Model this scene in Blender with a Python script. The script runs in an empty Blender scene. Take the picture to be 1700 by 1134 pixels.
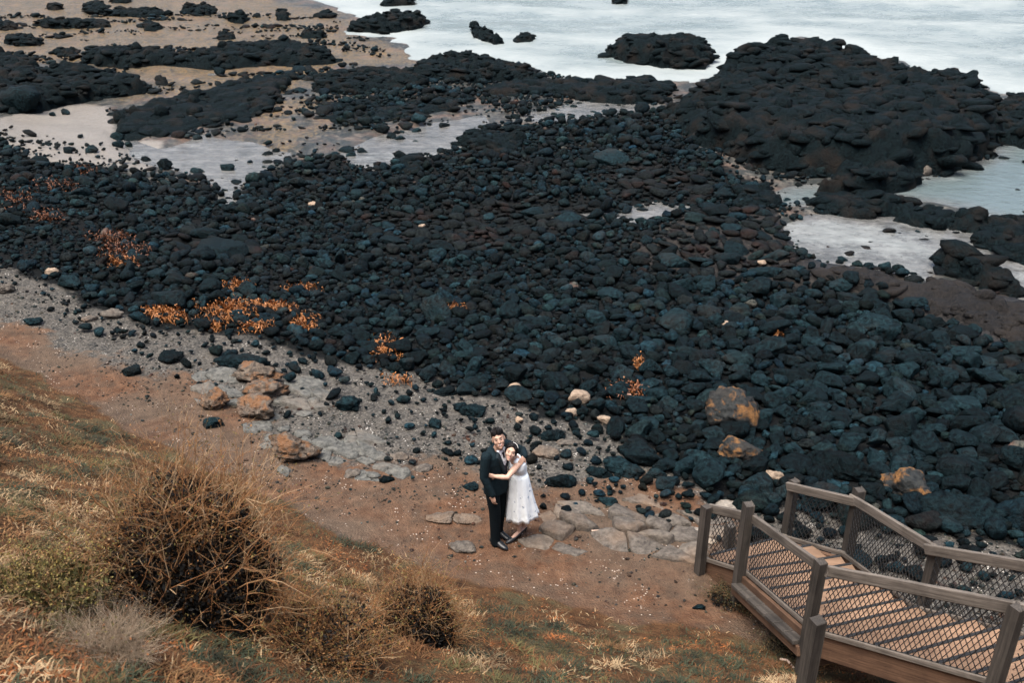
import bpy, bmesh, math, random
import numpy as np
from mathutils import Vector, Matrix

# ------------------------------------------------------------------ camera, sky, sun, exposure
scene = bpy.context.scene
COL = scene.collection
PITCH = math.radians(27.0)
CAM_H = 7.96
FPX = 1700 * 35.0 / 36.0
cam_data = bpy.data.cameras.new("camera")
cam_data.lens = 35.0
cam_data.sensor_width = 36.0
cam_data.clip_start = 0.1
cam_data.clip_end = 6000.0
cam_data.dof.use_dof = True
cam_data.dof.focus_distance = 12.6
cam_data.dof.aperture_fstop = 2.8
cam = bpy.data.objects.new("camera", cam_data)
cam.location = (0, 0, CAM_H)
cam.rotation_euler = (math.pi / 2 - PITCH, 0, 0)
COL.objects.link(cam)
scene.camera = cam

SUN_EL, SUN_AZ = math.radians(72), math.radians(225)      # azimuth clockwise from +Y
world = bpy.data.worlds.new("World")
scene.world = world
world.use_nodes = True
wn = world.node_tree.nodes
wl = world.node_tree.links
bg = wn["Background"]
sky = wn.new("ShaderNodeTexSky")
sky.sky_type = 'NISHITA'
sky.sun_disc = False
sky.sun_elevation = SUN_EL
sky.sun_rotation = SUN_AZ
sky.air_density = 1.0
sky.dust_density = 6.0
sky.ozone_density = 1.0
wl.new(sky.outputs[0], bg.inputs[0])
bg.inputs[1].default_value = 0.07

sun_data = bpy.data.lights.new("sun", 'SUN')
sun_data.energy = 1.5
sun_data.angle = math.radians(48)
sun_data.color = (1.0, 0.97, 0.93)
sun = bpy.data.objects.new("sun", sun_data)
sd_ = Vector((math.sin(SUN_AZ) * math.cos(SUN_EL), math.cos(SUN_AZ) * math.cos(SUN_EL), math.sin(SUN_EL)))
sun.rotation_euler = sd_.to_track_quat('Z', 'Y').to_euler()
COL.objects.link(sun)

scene.view_settings.view_transform = 'Standard'
scene.view_settings.look = 'None'
scene.view_settings.gamma = 1.0
scene.view_settings.exposure = 2.0
scene.cycles.max_bounces = 5
scene.cycles.transparent_max_bounces = 6

random.seed(7)
RNG = np.random.default_rng(11)

# ------------------------------------------------------------------ numeric helpers
def _hash(ix, iy, seed):
    h = (ix.astype(np.int64) * 374761393 + iy.astype(np.int64) * 668265263 + seed * 2147483647) & 0xFFFFFFFF
    h = ((h ^ (h >> 13)) * 1274126177) & 0xFFFFFFFF
    h = ((h ^ (h >> 16)) * 2246822519) & 0xFFFFFFFF
    return ((h ^ (h >> 15)) & 0xFFFFFF) / float(0xFFFFFF)

def vnoise(x, y, seed=0):
    x = np.asarray(x, float); y = np.asarray(y, float)
    ix = np.floor(x); iy = np.floor(y)
    fx = x - ix; fy = y - iy
    fx = fx * fx * (3 - 2 * fx); fy = fy * fy * (3 - 2 * fy)
    a = _hash(ix, iy, seed); b = _hash(ix + 1, iy, seed)
    c = _hash(ix, iy + 1, seed); d = _hash(ix + 1, iy + 1, seed)
    return (a + (b - a) * fx) * (1 - fy) + (c + (d - c) * fx) * fy

def fbm(x, y, seed=0, octv=4):
    s = 0.0; a = 0.5; n = 0.0
    for o in range(octv):
        s = s + a * vnoise(x * 2 ** o + 13.7 * o, y * 2 ** o - 7.1 * o, seed + o)
        n += a; a *= 0.5
    return s / n

def worley(x, y, seed=0):
    x = np.asarray(x, float); y = np.asarray(y, float)
    ix = np.floor(x); iy = np.floor(y)
    f1 = np.full(x.shape, 9.0); f2 = np.full(x.shape, 9.0); cid = np.zeros(x.shape)
    for dx in (-1, 0, 1):
        for dy in (-1, 0, 1):
            cx = ix + dx; cy = iy + dy
            px = cx + _hash(cx, cy, seed); py = cy + _hash(cx, cy, seed + 5)
            d = np.hypot(px - x, py - y)
            h = _hash(cx, cy, seed + 9)
            m = d < f1
            f2 = np.where(m, f1, np.minimum(f2, d))
            cid = np.where(m, h, cid)
            f1 = np.where(m, d, f1)
    return f1, f2, cid

def sstep(a, b, x):
    t = np.clip((x - a) / (b - a), 0, 1)
    return t * t * (3 - 2 * t)

def polysd(poly, x, y):
    """signed distance to a polygon, positive inside"""
    x = np.asarray(x, float); y = np.asarray(y, float)
    d = np.full(x.shape, 1e9); inside = np.zeros(x.shape, bool)
    n = len(poly)
    for i in range(n):
        x0, y0 = poly[i]; x1, y1 = poly[(i + 1) % n]
        ex, ey = x1 - x0, y1 - y0
        l2 = ex * ex + ey * ey + 1e-12
        t = np.clip(((x - x0) * ex + (y - y0) * ey) / l2, 0, 1)
        d = np.minimum(d, np.hypot(x - x0 - t * ex, y - y0 - t * ey))
        c = ((y0 > y) != (y1 > y)) & (x < ex * (y - y0) / (ey if abs(ey) > 1e-12 else 1e-12) + x0)
        inside ^= c
    return np.where(inside, d, -d)

CP, SP = math.cos(PITCH), math.sin(PITCH)
def ray(u, v):
    a = (u - 850.0) / FPX; b = -(v - 567.0) / FPX
    return np.array([a, CP + b * SP, -SP + b * CP])
def at_z(u, v, z):
    """world point seen at photo position (u, v) on the level z"""
    d = ray(u, v); t = (z - CAM_H) / d[2]
    return np.array([d[0] * t, d[1] * t, z])
def proj(x, y, z):
    dep = y * CP - (z - CAM_H) * SP
    up = y * SP + (z - CAM_H) * CP
    return 850 + FPX * x / dep, 567 - FPX * up / dep, dep
def pxpoly(pts, z):
    return [tuple(at_z(u, v, z)[:2]) for u, v in pts]

# ------------------------------------------------------------------ the lie of the land
SEA = -1.45
TOE_X = np.array([-60, -14, -8.8, -5.8, -3.4, -1.1, 0.5, 2.0, 3.5, 5.0, 8.0, 60.0])
TOE_Y = np.array([70, 19.6, 15.1, 12.6, 10.9, 9.45, 8.95, 8.45, 7.9, 7.3, 6.2, -14.0])
def toe(x):
    s = 0
    for o in (-0.9, -0.45, 0, 0.45, 0.9):
        s = s + np.interp(x + o, TOE_X, TOE_Y)
    return s / 5 + 0.35 * (fbm(np.asarray(x) * 0.9, np.zeros_like(x), 3) - 0.5)

FLATZ = SEA + 0.06
POOLS = {   # photo outlines of water lying on the shore platform
  'edge':  [(190, 222), (250, 240), (300, 258), (280, 282), (230, 268), (200, 245)],
  'inner': [(230, 262), (340, 222), (430, 240), (480, 262), (440, 282), (400, 300), (385, 335), (330, 300)],
  'middle':[(570, 255), (640, 222), (720, 205), (800, 192), (815, 205), (770, 222), (780, 245), (690, 262), (620, 280), (575, 270)],
  'rust':  [(820, 205), (900, 185), (960, 165), (1100, 172), (1120, 185), (1010, 195), (930, 200)],
  'weed':  [(1015, 365), (1040, 345), (1090, 335), (1160, 345), (1120, 360), (1060, 380)],
  'notch': [(1125, 212), (1170, 205), (1215, 240), (1195, 252), (1160, 248)],
  'channel':[(1270, 330), (1310, 312), (1420, 305), (1560, 290), (1640, 265), (1690, 205), (1800, 180), (1800, 400), (1700, 378), (1600, 345), (1500, 328), (1440, 318), (1330, 340), (1280, 350)],
  'foam':  [(1285, 372), (1330, 360), (1450, 358), (1560, 372), (1640, 395), (1700, 430), (1800, 470), (1800, 540), (1690, 495), (1660, 460), (1560, 435), (1530, 462), (1440, 445), (1330, 430), (1315, 405)],
  'lip':   [(1480, 470), (1530, 474), (1548, 482), (1500, 484)],
  'outlet':[(1600, 532), (1680, 540), (1800, 552), (1800, 580), (1690, 560), (1610, 550)],
  'gap':   [(345, 340), (385, 320), (410, 345), (395, 352), (370, 350)],
}
POOLW = {k: pxpoly(p, SEA) for k, p in POOLS.items()}
# open water: everything seaward of this line
SHORE = pxpoly([(-1500, -120), (300, -60), (480, -8), (560, 8), (600, 30), (590, 55), (640, 62), (690, 100), (720, 92), (790, 92), (860, 112), (960, 130),
                (1080, 132), (1160, 138), (1200, 120), (1330, 60), (1500, 105), (1660, 150), (1900, 190), (3600, 250), (9000, -190), (2000, -215), (-3000, -200)], SEA)
SANDW = pxpoly([(-60, 225), (10, 210), (60, 185), (120, 168), (165, 175), (195, 205), (205, 225), (260, 240), (300, 258), (250, 300), (160, 290), (100, 300), (-60, 262)], SEA)
SHELFW = [pxpoly(p, -1.25) for p in (
    [(1290, 440), (1340, 425), (1440, 440), (1540, 458), (1600, 470), (1700, 490), (1850, 520), (1850, 650), (1700, 610), (1600, 560), (1500, 510), (1400, 480), (1330, 470)],
    [(1045, 400), (1080, 375), (1150, 345), (1260, 345), (1330, 365), (1335, 430), (1300, 470), (1180, 470), (1060, 440)])]
WEEDW = [pxpoly(p, SEA) for p in (
    [(150, 5), (350, 0), (560, 10), (600, 30), (590, 60), (640, 75), (720, 95), (690, 118), (560, 112), (480, 120), (440, 60), (300, 40)],
    [(330, 262), (400, 215), (470, 160), (530, 150), (560, 170), (520, 200), (540, 225), (480, 250), (420, 262)],
    [(200, 150), (350, 115), (520, 120), (480, 140), (320, 160), (240, 175)],
    [(-60, -30), (120, -20), (420, -10), (560, 20), (600, 60), (560, 120), (470, 170), (330, 175), (240, 150), (120, 110), (-60, 110)])]
# boulder beach outline
FIELD_PX = [(-80, 225), (40, 250), (90, 268), (150, 272), (190, 285), (240, 300), (330, 305), (390, 318), (450, 285), (540, 265), (600, 282), (690, 265), (770, 245),
  (800, 212), (900, 205), (1010, 200), (1120, 190), (1180, 255), (1230, 300), (1290, 330), (1270, 350), (1300, 420), (1360, 455), (1430, 485), (1520, 505), (1590, 535), (1640, 570), (1800, 610), (2250, 690),
  (2300, 1080), (1850, 950), (1700, 905), (1560, 890), (1480, 880), (1400, 855), (1330, 840), (1215, 845), (1140, 800), (1085, 755), (1040, 725), (1000, 705), (900, 690), (855, 655), (760, 650), (690, 612), (560, 600),
  (430, 562), (300, 540), (200, 515), (100, 470), (0, 425), (-80, 400)]
def beach_z(x, y):
    p = (y - toe(x)) * 0.83
    r = sstep(0.0, 1.0, (p - 1.0) / 11.5)
    return (FLATZ - 0.0) * (0.35 * np.clip((p - 1.0) / 11.5, 0, 1) + 0.65 * r)

def ground_z(x, y, detail=True):
    x = np.asarray(x, float); y = np.asarray(y, float)
    q = (toe(x) - y) * 0.83
    hill = 0.74 * 0.25 * np.logaddexp(0, (q - 0.08) / 0.25)
    hill = np.where(q > -3, hill, 0)
    z = beach_z(x, y) + hill
    if detail:
        z = z + sstep(0.0, 1.2, q) * (0.28 * (fbm(x * 0.8, y * 0.8, 21) - 0.5) + 0.13 * (fbm(x * 3.1, y * 3.1, 22) - 0.5) + 0.045 * (fbm(x * 9, y * 9, 20, 2) - 0.5))
        z = z + (1 - sstep(0, 1, q)) * (0.07 * (fbm(x * 1.1, y * 1.1, 23) - 0.5) + 0.03 * (fbm(x * 5, y * 5, 24) - 0.5))
        far = sstep(16, 24, y)
        z = z + far * 0.22 * (fbm(x * 0.45, y * 0.9, 25) - 0.44)
        jit = 0.7 * (fbm(x * 0.8, y * 0.8, 26) - 0.5)
        for k, p in POOLW.items():
            s = polysd(p, x, y) + jit
            z = z - np.where(s > -0.5, sstep(-0.4, 0.35, s) * np.maximum(z - (SEA - 0.10), 0), 0)
        for p in SHELFW:
            s = polysd(p, x, y) + jit
            m = sstep(-0.3, 0.6, s)
            z = z + m * (0.10 + 0.32 * (fbm(x * 0.55, y * 1.1, 27) - 0.35) + 0.10 * (fbm(x * 3, y * 4, 28) - 0.5))
        s = polysd(SHORE, x, y) + 2.2 * (fbm(x * 0.35, y * 0.35, 29) - 0.5)
        z = z - sstep(-0.8, 2.5, s) * 0.8
    return z

def hit(u, v):
    d = ray(u, v)
    t = np.concatenate([np.linspace(2.5, 30, 700), np.linspace(30.05, 130, 700)])
    x, y, z = d[0] * t, d[1] * t, CAM_H + d[2] * t
    b = np.nonzero(z < ground_z(x, y))[0]
    i = b[0] if len(b) else len(t) - 1
    return np.array([x[i], y[i], float(ground_z(x[i:i+1], y[i:i+1])[0])])

# ------------------------------------------------------------------ mesh helpers
def mesh_np(name, verts, faces, mat=None, smooth=True, attrs=None):
    """faces: (n, k) array, all of one size"""
    me = bpy.data.meshes.new(name)
    verts = np.ascontiguousarray(verts, np.float32); faces = np.ascontiguousarray(faces, np.int32)
    n, k = faces.shape
    me.vertices.add(len(verts)); me.vertices.foreach_set("co", verts.ravel())
    me.loops.add(n * k); me.loops.foreach_set("vertex_index", faces.ravel())
    me.polygons.add(n)
    me.polygons.foreach_set("loop_start", np.arange(0, n * k, k, dtype=np.int32))
    me.update(calc_edges=True)
    me.polygons.foreach_set("use_smooth", np.full(n, smooth, bool))
    if attrs:
        for an, av in attrs.items():
            av = np.asarray(av, np.float32)
            if av.ndim == 1:
                a = me.attributes.new(an, 'FLOAT', 'POINT'); a.data.foreach_set("value", av)
            else:
                a = me.attributes.new(an, 'FLOAT_COLOR', 'POINT')
                a.data.foreach_set("color", np.ascontiguousarray(np.concatenate([av, np.ones((len(av), 1), np.float32)], 1)).ravel())
    if mat: me.materials.append(mat)
    me.validate()
    return me

def link(name, me, parent=None, loc=None):
    o = bpy.data.objects.new(name, me)
    COL.objects.link(o)
    if parent: o.parent = parent
    if loc is not None: o.location = loc
    return o

def tag(o, label=None, cat=None, group=None, kind=None):
    if label: o["label"] = label
    if cat: o["category"] = cat
    if group: o["group"] = group
    if kind: o["kind"] = kind
    return o

def bm_obj(name, bm, mat, parent=None, smooth=False, loc=None):
    me = bpy.data.meshes.new(name)
    bmesh.ops.recalc_face_normals(bm, faces=bm.faces)
    bm.to_mesh(me); bm.free()
    for p in me.polygons: p.use_smooth = smooth
    me.materials.append(mat)
    return link(name, me, parent, loc)

def empty(name, loc=(0, 0, 0)):
    o = bpy.data.objects.new(name, None)
    o.location = loc
    COL.objects.link(o)
    return o

# ------------------------------------------------------------------ materials
def new_mat(name):
    m = bpy.data.materials.new(name); m.use_nodes = True
    nt = m.node_tree
    return m, nt, nt.nodes, nt.links, nt.nodes["Principled BSDF"]

class NT:
    """small node-building helper"""
    def __init__(s, m):
        s.nt = m.node_tree; s.n = s.nt.nodes; s.l = s.nt.links
        g = s.n.new("ShaderNodeNewGeometry"); s.pos = g.outputs["Position"]; s.nor = g.outputs["Normal"]
    def noise(s, scale, detail=4, rough=0.55, vec=None, out="Fac"):
        t = s.n.new("ShaderNodeTexNoise"); t.inputs["Scale"].default_value = scale
        t.inputs["Detail"].default_value = detail; t.inputs["Roughness"].default_value = rough
        s.l.new(vec or s.pos, t.inputs["Vector"]); return t.outputs[out]
    def vor(s, scale, feature='F1', vec=None, out="Distance", rand=1.0):
        t = s.n.new("ShaderNodeTexVoronoi"); t.feature = feature; t.inputs["Scale"].default_value = scale
        t.inputs["Randomness"].default_value = rand
        s.l.new(vec or s.pos, t.inputs["Vector"]); return t.outputs[out]
    def scaled(s, sx, sy, sz, vec=None):
        t = s.n.new("ShaderNodeVectorMath"); t.operation = 'MULTIPLY'; t.inputs[1].default_value = (sx, sy, sz)
        s.l.new(vec or s.pos, t.inputs[0]); return t.outputs[0]
    def ramp(s, fac, stops, interp='LINEAR'):
        r = s.n.new("ShaderNodeValToRGB"); cr = r.color_ramp; cr.interpolation = interp
        while len(cr.elements) < len(stops): cr.elements.new(0.5)
        for e, (p, c) in zip(cr.elements, stops):
            e.position = p; e.color = (c, c, c, 1) if isinstance(c, (int, float)) else (*c, 1)
        s.l.new(fac, r.inputs[0]); return r.outputs[0]
    def mix(s, fac, a, b, blend='MIX'):
        m = s.n.new("ShaderNodeMix"); m.data_type = 'RGBA'; m.blend_type = blend
        for i, v in ((0, fac), (6, a), (7, b)):
            if isinstance(v, (int, float)): m.inputs[i].default_value = v
            elif isinstance(v, tuple): m.inputs[i].default_value = (*v, 1)
            else: s.l.new(v, m.inputs[i])
        return m.outputs[2]
    def math(s, op, a, b=0.0, clamp=False):
        m = s.n.new("ShaderNodeMath"); m.operation = op; m.use_clamp = clamp
        for i, v in ((0, a), (1, b)):
            if isinstance(v, (int, float)): m.inputs[i].default_value = v
            else: s.l.new(v, m.inputs[i])
        return m.outputs[0]
    def attr(s, name, out="Fac"):
        a = s.n.new("ShaderNodeAttribute"); a.attribute_name = name; return a.outputs[out]
    def bump(s, h, strength=0.5, dist=0.05, normal=None):
        b = s.n.new("ShaderNodeBump"); b.inputs["Strength"].default_value = strength; b.inputs["Distance"].default_value = dist
        s.l.new(h, b.inputs["Height"])
        if normal: s.l.new(normal, b.inputs["Normal"])
        return b.outputs[0]

def simple_mat(name, col, rough=0.6, var=0.25, scale=8.0, spec=0.4, bump=0.0, bscale=60.0):
    m, nt, n, l, p = new_mat(name); k = NT(m)
    f = k.noise(scale)
    c = k.ramp(f, [(0.3, tuple(x * (1 - var) for x in col)), (0.7, tuple(min(1, x * (1 + var)) for x in col))])
    l.new(c, p.inputs["Base Color"]); p.inputs["Roughness"].default_value = rough
    p.inputs["Specular IOR Level"].default_value = spec
    if bump: l.new(k.bump(k.noise(bscale), bump, 0.02), p.inputs["Normal"])
    return m

def rock_mat(name, dark, mid, brown, bfac=0.5, rough=0.55, use_tint=False, use_rand=False, lichen=None, bs=1.0, spec=0.2):
    m, nt, n, l, p = new_mat(name); k = NT(m)
    big = k.noise(1.3, 4); fine = k.noise(14, 5, 0.65); pit = k.noise(45, 3, 0.7)
    c = k.mix(k.ramp(fine, [(0.36, 0.0), (0.64, 1.0)]), dark, mid)
    c = k.mix(k.math('MULTIPLY', k.ramp(big, [(0.5, 0.0), (0.72, 1.0)]), bfac), c, brown)
    if use_tint: c = k.mix(1.0, c, k.attr("tint", "Color"), 'MULTIPLY')
    if use_rand:
        oi = n.new("ShaderNodeObjectInfo")
        t = k.ramp(oi.outputs["Random"], [(0.0, (0.45, 0.5, 0.5)), (0.5, (1.0, 1.0, 1.0)), (0.8, (1.7, 1.7, 1.7)), (0.93, (2.0, 1.9, 1.85)), (1.0, (2.2, 1.5, 1.2))])
        c = k.mix(1.0, c, t, 'MULTIPLY')
    if lichen:
        lf = k.math('MULTIPLY', k.ramp(k.noise(lichen[1], 5, 0.6), [(0.47, 0.0), (0.57, 1.0)]), k.ramp(pit, [(0.3, 0.35), (0.6, 1.0)]))
        tc = n.new("ShaderNodeSeparateXYZ"); l.new(k.nor, tc.inputs[0])
        lf = k.math('MULTIPLY', lf, k.ramp(tc.outputs[2], [(0.05, 0.0), (0.45, 1.0)]))
        lc = k.mix(fine, lichen[0], tuple(x * 0.6 for x in lichen[0]))
        c = k.mix(lf, c, lc)
    l.new(c, p.inputs["Base Color"])
    l.new(k.ramp(fine, [(0.3, rough - 0.05), (0.75, rough + 0.25)]), p.inputs["Roughness"])
    p.inputs["Specular IOR Level"].default_value = spec
    h = k.math('ADD', k.math('MULTIPLY', fine, 1.0), k.math('MULTIPLY', pit, 0.35))
    l.new(k.bump(h, min(1.0, 0.55 * bs), 0.075), p.inputs["Normal"])
    return m

M = {}
M['stone'] = rock_mat('basalt', (0.0003, 0.0015, 0.0021), (0.0052, 0.0142, 0.0174), (0.014, 0.0112, 0.0094), 0.45, 0.5, use_tint=True, bs=1.4, spec=0.07)
M['boulder'] = rock_mat('basalt_boulder', (0.0003, 0.0015, 0.0021), (0.0052, 0.0142, 0.0174), (0.014, 0.0112, 0.0094), 0.4, 0.5, use_rand=True, bs=1.4, spec=0.07)
M['outcrop'] = rock_mat('lava_outcrop', (0.0003, 0.0014, 0.0019), (0.0048, 0.0108, 0.0126), (0.016, 0.0125, 0.0102), 0.75, 0.55, bs=1.8, spec=0.06)
M['slab'] = rock_mat('grey_bedrock', (0.045, 0.038, 0.032), (0.120, 0.104, 0.087), (0.20, 0.125, 0.075), 0.55, 0.75, use_rand=False)
M['tan_slab'] = rock_mat('tan_bedrock', (0.066, 0.056, 0.046), (0.145, 0.124, 0.102), (0.22, 0.15, 0.10), 0.5, 0.8)
M['pale_slab'] = rock_mat('pale_bedrock', (0.14, 0.122, 0.10), (0.245, 0.218, 0.185), (0.34, 0.25, 0.17), 0.4, 0.8)
M['grey_slab'] = rock_mat('blue_grey_bedrock', (0.046, 0.047, 0.043), (0.125, 0.123, 0.111), (0.20, 0.15, 0.11), 0.35, 0.8)
M['lichen'] = rock_mat('lichen_boulder', (0.006, 0.008, 0.009), (0.028, 0.030, 0.029), (0.05, 0.036, 0.026), 0.5, 0.65, lichen=((0.23, 0.110, 0.036), 4.2))
M['rust_rock'] = rock_mat('rusty_rock', (0.060, 0.050, 0.042), (0.165, 0.130, 0.100), (0.17, 0.100, 0.062), 0.6, 0.85, lichen=((0.24, 0.115, 0.052), 4.5), bs=1.8)
M['brown_rock'] = rock_mat('brown_lava', (0.0022, 0.0021, 0.0020), (0.0165, 0.0142, 0.0126), (0.025, 0.0195, 0.0155), 0.5, 0.6, bs=1.8)
M['pale_stone'] = rock_mat('pale_stone', (0.17, 0.125, 0.09), (0.32, 0.245, 0.18), (0.27, 0.17, 0.10), 0.4, 0.8)
# ------------------------------------------------------------------ ground sheet
def ground_material():
    m, nt, n, l, p = new_mat('shore_ground'); k = NT(m)
    fine = k.noise(38, 4, 0.7); mid = k.noise(6, 5, 0.6); big = k.noise(1.1, 4)
    grit = k.vor(34, 'F1', out="Color")
    gsep = n.new("ShaderNodeSeparateColor"); l.new(grit, gsep.inputs[0])
    base = k.mix(fine, (0.0015, 0.0022, 0.0028), (0.009, 0.010, 0.010))
    # shell grit
    gr = k.mix(k.ramp(mid, [(0.35, 0.0), (0.65, 1.0)]), (0.034, 0.032, 0.029), (0.102, 0.091, 0.077))
    gr = k.mix(k.ramp(k.noise(3.2, 6, 0.7), [(0.48, 0.0), (0.62, 0.8)]), gr, (0.034, 0.034, 0.033))
    gr = k.mix(k.ramp(gsep.outputs[0], [(0.0, 0.0), (0.25, 0.0), (0.5, 0.65)]), gr, k.mix(gsep.outputs[1], (0.018, 0.019, 0.019), (0.15, 0.138, 0.12)))
    shell = k.math('MULTIPLY', k.ramp(gsep.outputs[2], [(0.90, 0.0), (0.94, 1.0)]), k.ramp(k.vor(34), [(0.25, 1.0), (0.40, 0.0)]))
    gr = k.mix(k.math('MULTIPLY', shell, k.ramp(k.noise(2.2, 3), [(0.42, 0.1), (0.62, 1.0)])), gr, (0.62, 0.58, 0.52))
    # bare earth
    di = k.mix(k.ramp(mid, [(0.3, 0.0), (0.7, 1.0)]), (0.062, 0.030, 0.017), (0.138, 0.077, 0.046))
    di = k.mix(k.ramp(k.noise(0.55, 3), [(0.42, 0.0), (0.6, 0.75)]), di, k.mix(mid, (0.052, 0.040, 0.030), (0.130, 0.100, 0.074)))
    di = k.mix(k.ramp(k.noise(2.6, 6, 0.7), [(0.46, 0.0), (0.62, 0.7)]), di, k.mix(mid, (0.040, 0.028, 0.020), (0.085, 0.062, 0.045)))
    di = k.mix(k.ramp(fine, [(0.55, 0.0), (0.75, 0.6)]), di, (0.060, 0.042, 0.034))
    di = k.mix(k.math('MULTIPLY', shell, k.ramp(k.noise(1.7, 3), [(0.45, 0.0), (0.6, 0.8)])), di, (0.55, 0.46, 0.38))
    # wet platform
    fl = k.mix(k.ramp(mid, [(0.38, 0.0), (0.62, 1.0)]), (0.026, 0.026, 0.024), (0.115, 0.105, 0.088))
    fl = k.mix(k.ramp(k.noise(2.3, 6, 0.7), [(0.43, 0.0), (0.53, 0.9)]), fl, (0.020, 0.024, 0.023))
    fl = k.mix(k.ramp(k.noise(0.7, 5), [(0.5, 0.0), (0.66, 0.5)]), fl, (0.17, 0.105, 0.075))
    we = k.mix(k.ramp(fine, [(0.3, 0.0), (0.6, 1.0)]), (0.062, 0.044, 0.022), (0.195, 0.130, 0.060))
    we = k.mix(k.ramp(k.noise(9, 4), [(0.42, 0.0), (0.54, 0.9)]), we, fl)
    sa = k.mix(mid, (0.155, 0.140, 0.122), (0.205, 0.188, 0.166))
    sh = k.mix(k.ramp(mid, [(0.3, 0.0), (0.7, 1.0)]), (0.006, 0.0058, 0.0056), (0.026, 0.0225, 0.020))
    sh = k.mix(k.ramp(k.noise(25, 3), [(0.66, 0.0), (0.75, 0.7)]), sh, (0.20, 0.17, 0.12))
    hs = k.mix(k.ramp(mid, [(0.3, 0.0), (0.7, 1.0)]), (0.026, 0.014, 0.008), (0.110, 0.056, 0.026))
    hs = k.mix(k.ramp(k.noise(1.8, 5), [(0.52, 0.0), (0.66, 0.75)]), hs, (0.070, 0.066, 0.036))
    c = base
    def over(c, name, col, nz=0.5):
        f = k.math('ADD', k.attr(name), k.math('MULTIPLY', k.math('SUBTRACT', mid, 0.5), nz))
        return k.mix(k.ramp(f, [(0.38, 0.0), (0.62, 1.0)]), c, col)
    for nm, col in (('flat', fl), ('weed', we), ('sand', sa), ('shelf', sh), ('gravel', gr), ('dirt', di), ('hill', hs)):
        c = over(c, nm, col, 0.9 if nm in ('weed', 'dirt') else 0.5)
    l.new(c, p.inputs["Base Color"])
    wet = k.attr('wet')
    l.new(k.ramp(k.math('ADD', k.math('MULTIPLY', wet, 1.0), k.math('MULTIPLY', k.math('SUBTRACT', mid, 0.5), 0.6)), [(0.3, 0.85), (0.8, 0.32)]), p.inputs["Roughness"])
    l.new(k.math('ADD', 0.08, k.math('MULTIPLY', wet, 0.2)), p.inputs["Specular IOR Level"])
    h = k.math('ADD', k.math('MULTIPLY', mid, 0.7), k.math('ADD', k.math('MULTIPLY', fine, 0.5), k.math('MULTIPLY', k.vor(34), -0.35)))
    l.new(k.bump(h, 0.8, 0.06), p.inputs["Normal"])
    return m
M['ground'] = ground_material()

def build_ground():
    ys = np.concatenate([np.linspace(-6, 3, 24), np.linspace(3.05, 17, 220), 17 * (75 / 17.0) ** (np.arange(1, 161) / 160.0), [85, 105, 140, 220]])
    ss = np.concatenate([[-9, -5, -3, -2, -1.4], np.linspace(-0.95, 0.95, 300), [1.4, 2, 3, 5, 9]])
    Y, S = np.meshgrid(ys, ss, indexing='ij')
    X = S * (np.abs(Y) * 0.66 + 3.2)
    x, y = X.ravel(), Y.ravel()
    z = ground_z(x, y)
    j = 1.1 * (fbm(x * 0.9, y * 0.9, 31) - 0.5)
    q = (toe(x) - y) * 0.83
    A = {}
    A['hill'] = sstep(-0.25, 0.3, q + 0.55 * (fbm(x * 1.4, y * 1.4, 32) - 0.5))
    FW = pxpoly(FIELD_PX, -0.6)
    pf = np.maximum(polysd(FIELD_W, x, y), 0)
    p = -q
    outside = sstep(-0.6, 0.9, -polysd(FIELD_W, x, y) + j)
    seaward = sstep(5.0, 7.5, p + j)
    A['flat'] = outside * seaward
    A['gravel'] = outside * (1 - seaward)
    dirt = np.zeros_like(x)
    for poly in DIRT_W:
        dirt = np.maximum(dirt, sstep(-1.1, 0.7, polysd(poly, x, y) + 1.3 * j))
    A['dirt'] = dirt * (1 - A['flat'])
    A['sand'] = sstep(-0.5, 0.5, polysd(SANDW, x, y) + j)
    w = np.zeros_like(x)
    for poly in WEEDW:
        w = np.maximum(w, sstep(-2.5, 3.0, polysd(poly, x, y) + 4.0 * j))
    A['weed'] = w * (1 - A['sand']) * 0.85
    s = np.zeros_like(x)
    for poly in SHELFW:
        s = np.maximum(s, sstep(-0.4, 0.4, polysd(poly, x, y) + j))
    A['shelf'] = s
    A['wet'] = np.clip(A['flat'] * 0.8 + s * 0.5, 0, 1)
    ny, nx = Y.shape
    i = np.arange(ny * nx).reshape(ny, nx)
    f = np.stack([i[:-1, :-1], i[:-1, 1:], i[1:, 1:], i[1:, :-1]], -1).reshape(-1, 4)
    o = link('ground', mesh_np('ground', np.stack([x, y, z], 1), f, M['ground'], True, A))
    tag(o, kind='structure', label='shell grit, bare earth and dry hillside running down to the wet rock platform')
    return o
FIELD_W = []
for (u, v) in FIELD_PX:
    d = ray(u, v); t = np.linspace(8, 90, 1500)
    zz = CAM_H + d[2] * t
    b = np.nonzero(zz < beach_z(d[0] * t, d[1] * t))[0]
    i = b[0] if len(b) else -1
    FIELD_W.append((d[0] * t[i], d[1] * t[i]))
DIRT_W = [pxpoly(p, 0.0) for p in (
    [(-60, 560), (20, 545), (160, 600), (330, 720), (420, 760), (560, 790), (740, 770), (800, 790), (930, 800), (1040, 790), (1120, 830), (1190, 860), (1260, 1010), (1400, 1134), (1100, 1200), (640, 1010), (420, 850), (200, 760), (-60, 640)],
    [(240, 640), (330, 640), (420, 700), (380, 760), (250, 700)])]
build_ground()

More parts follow.
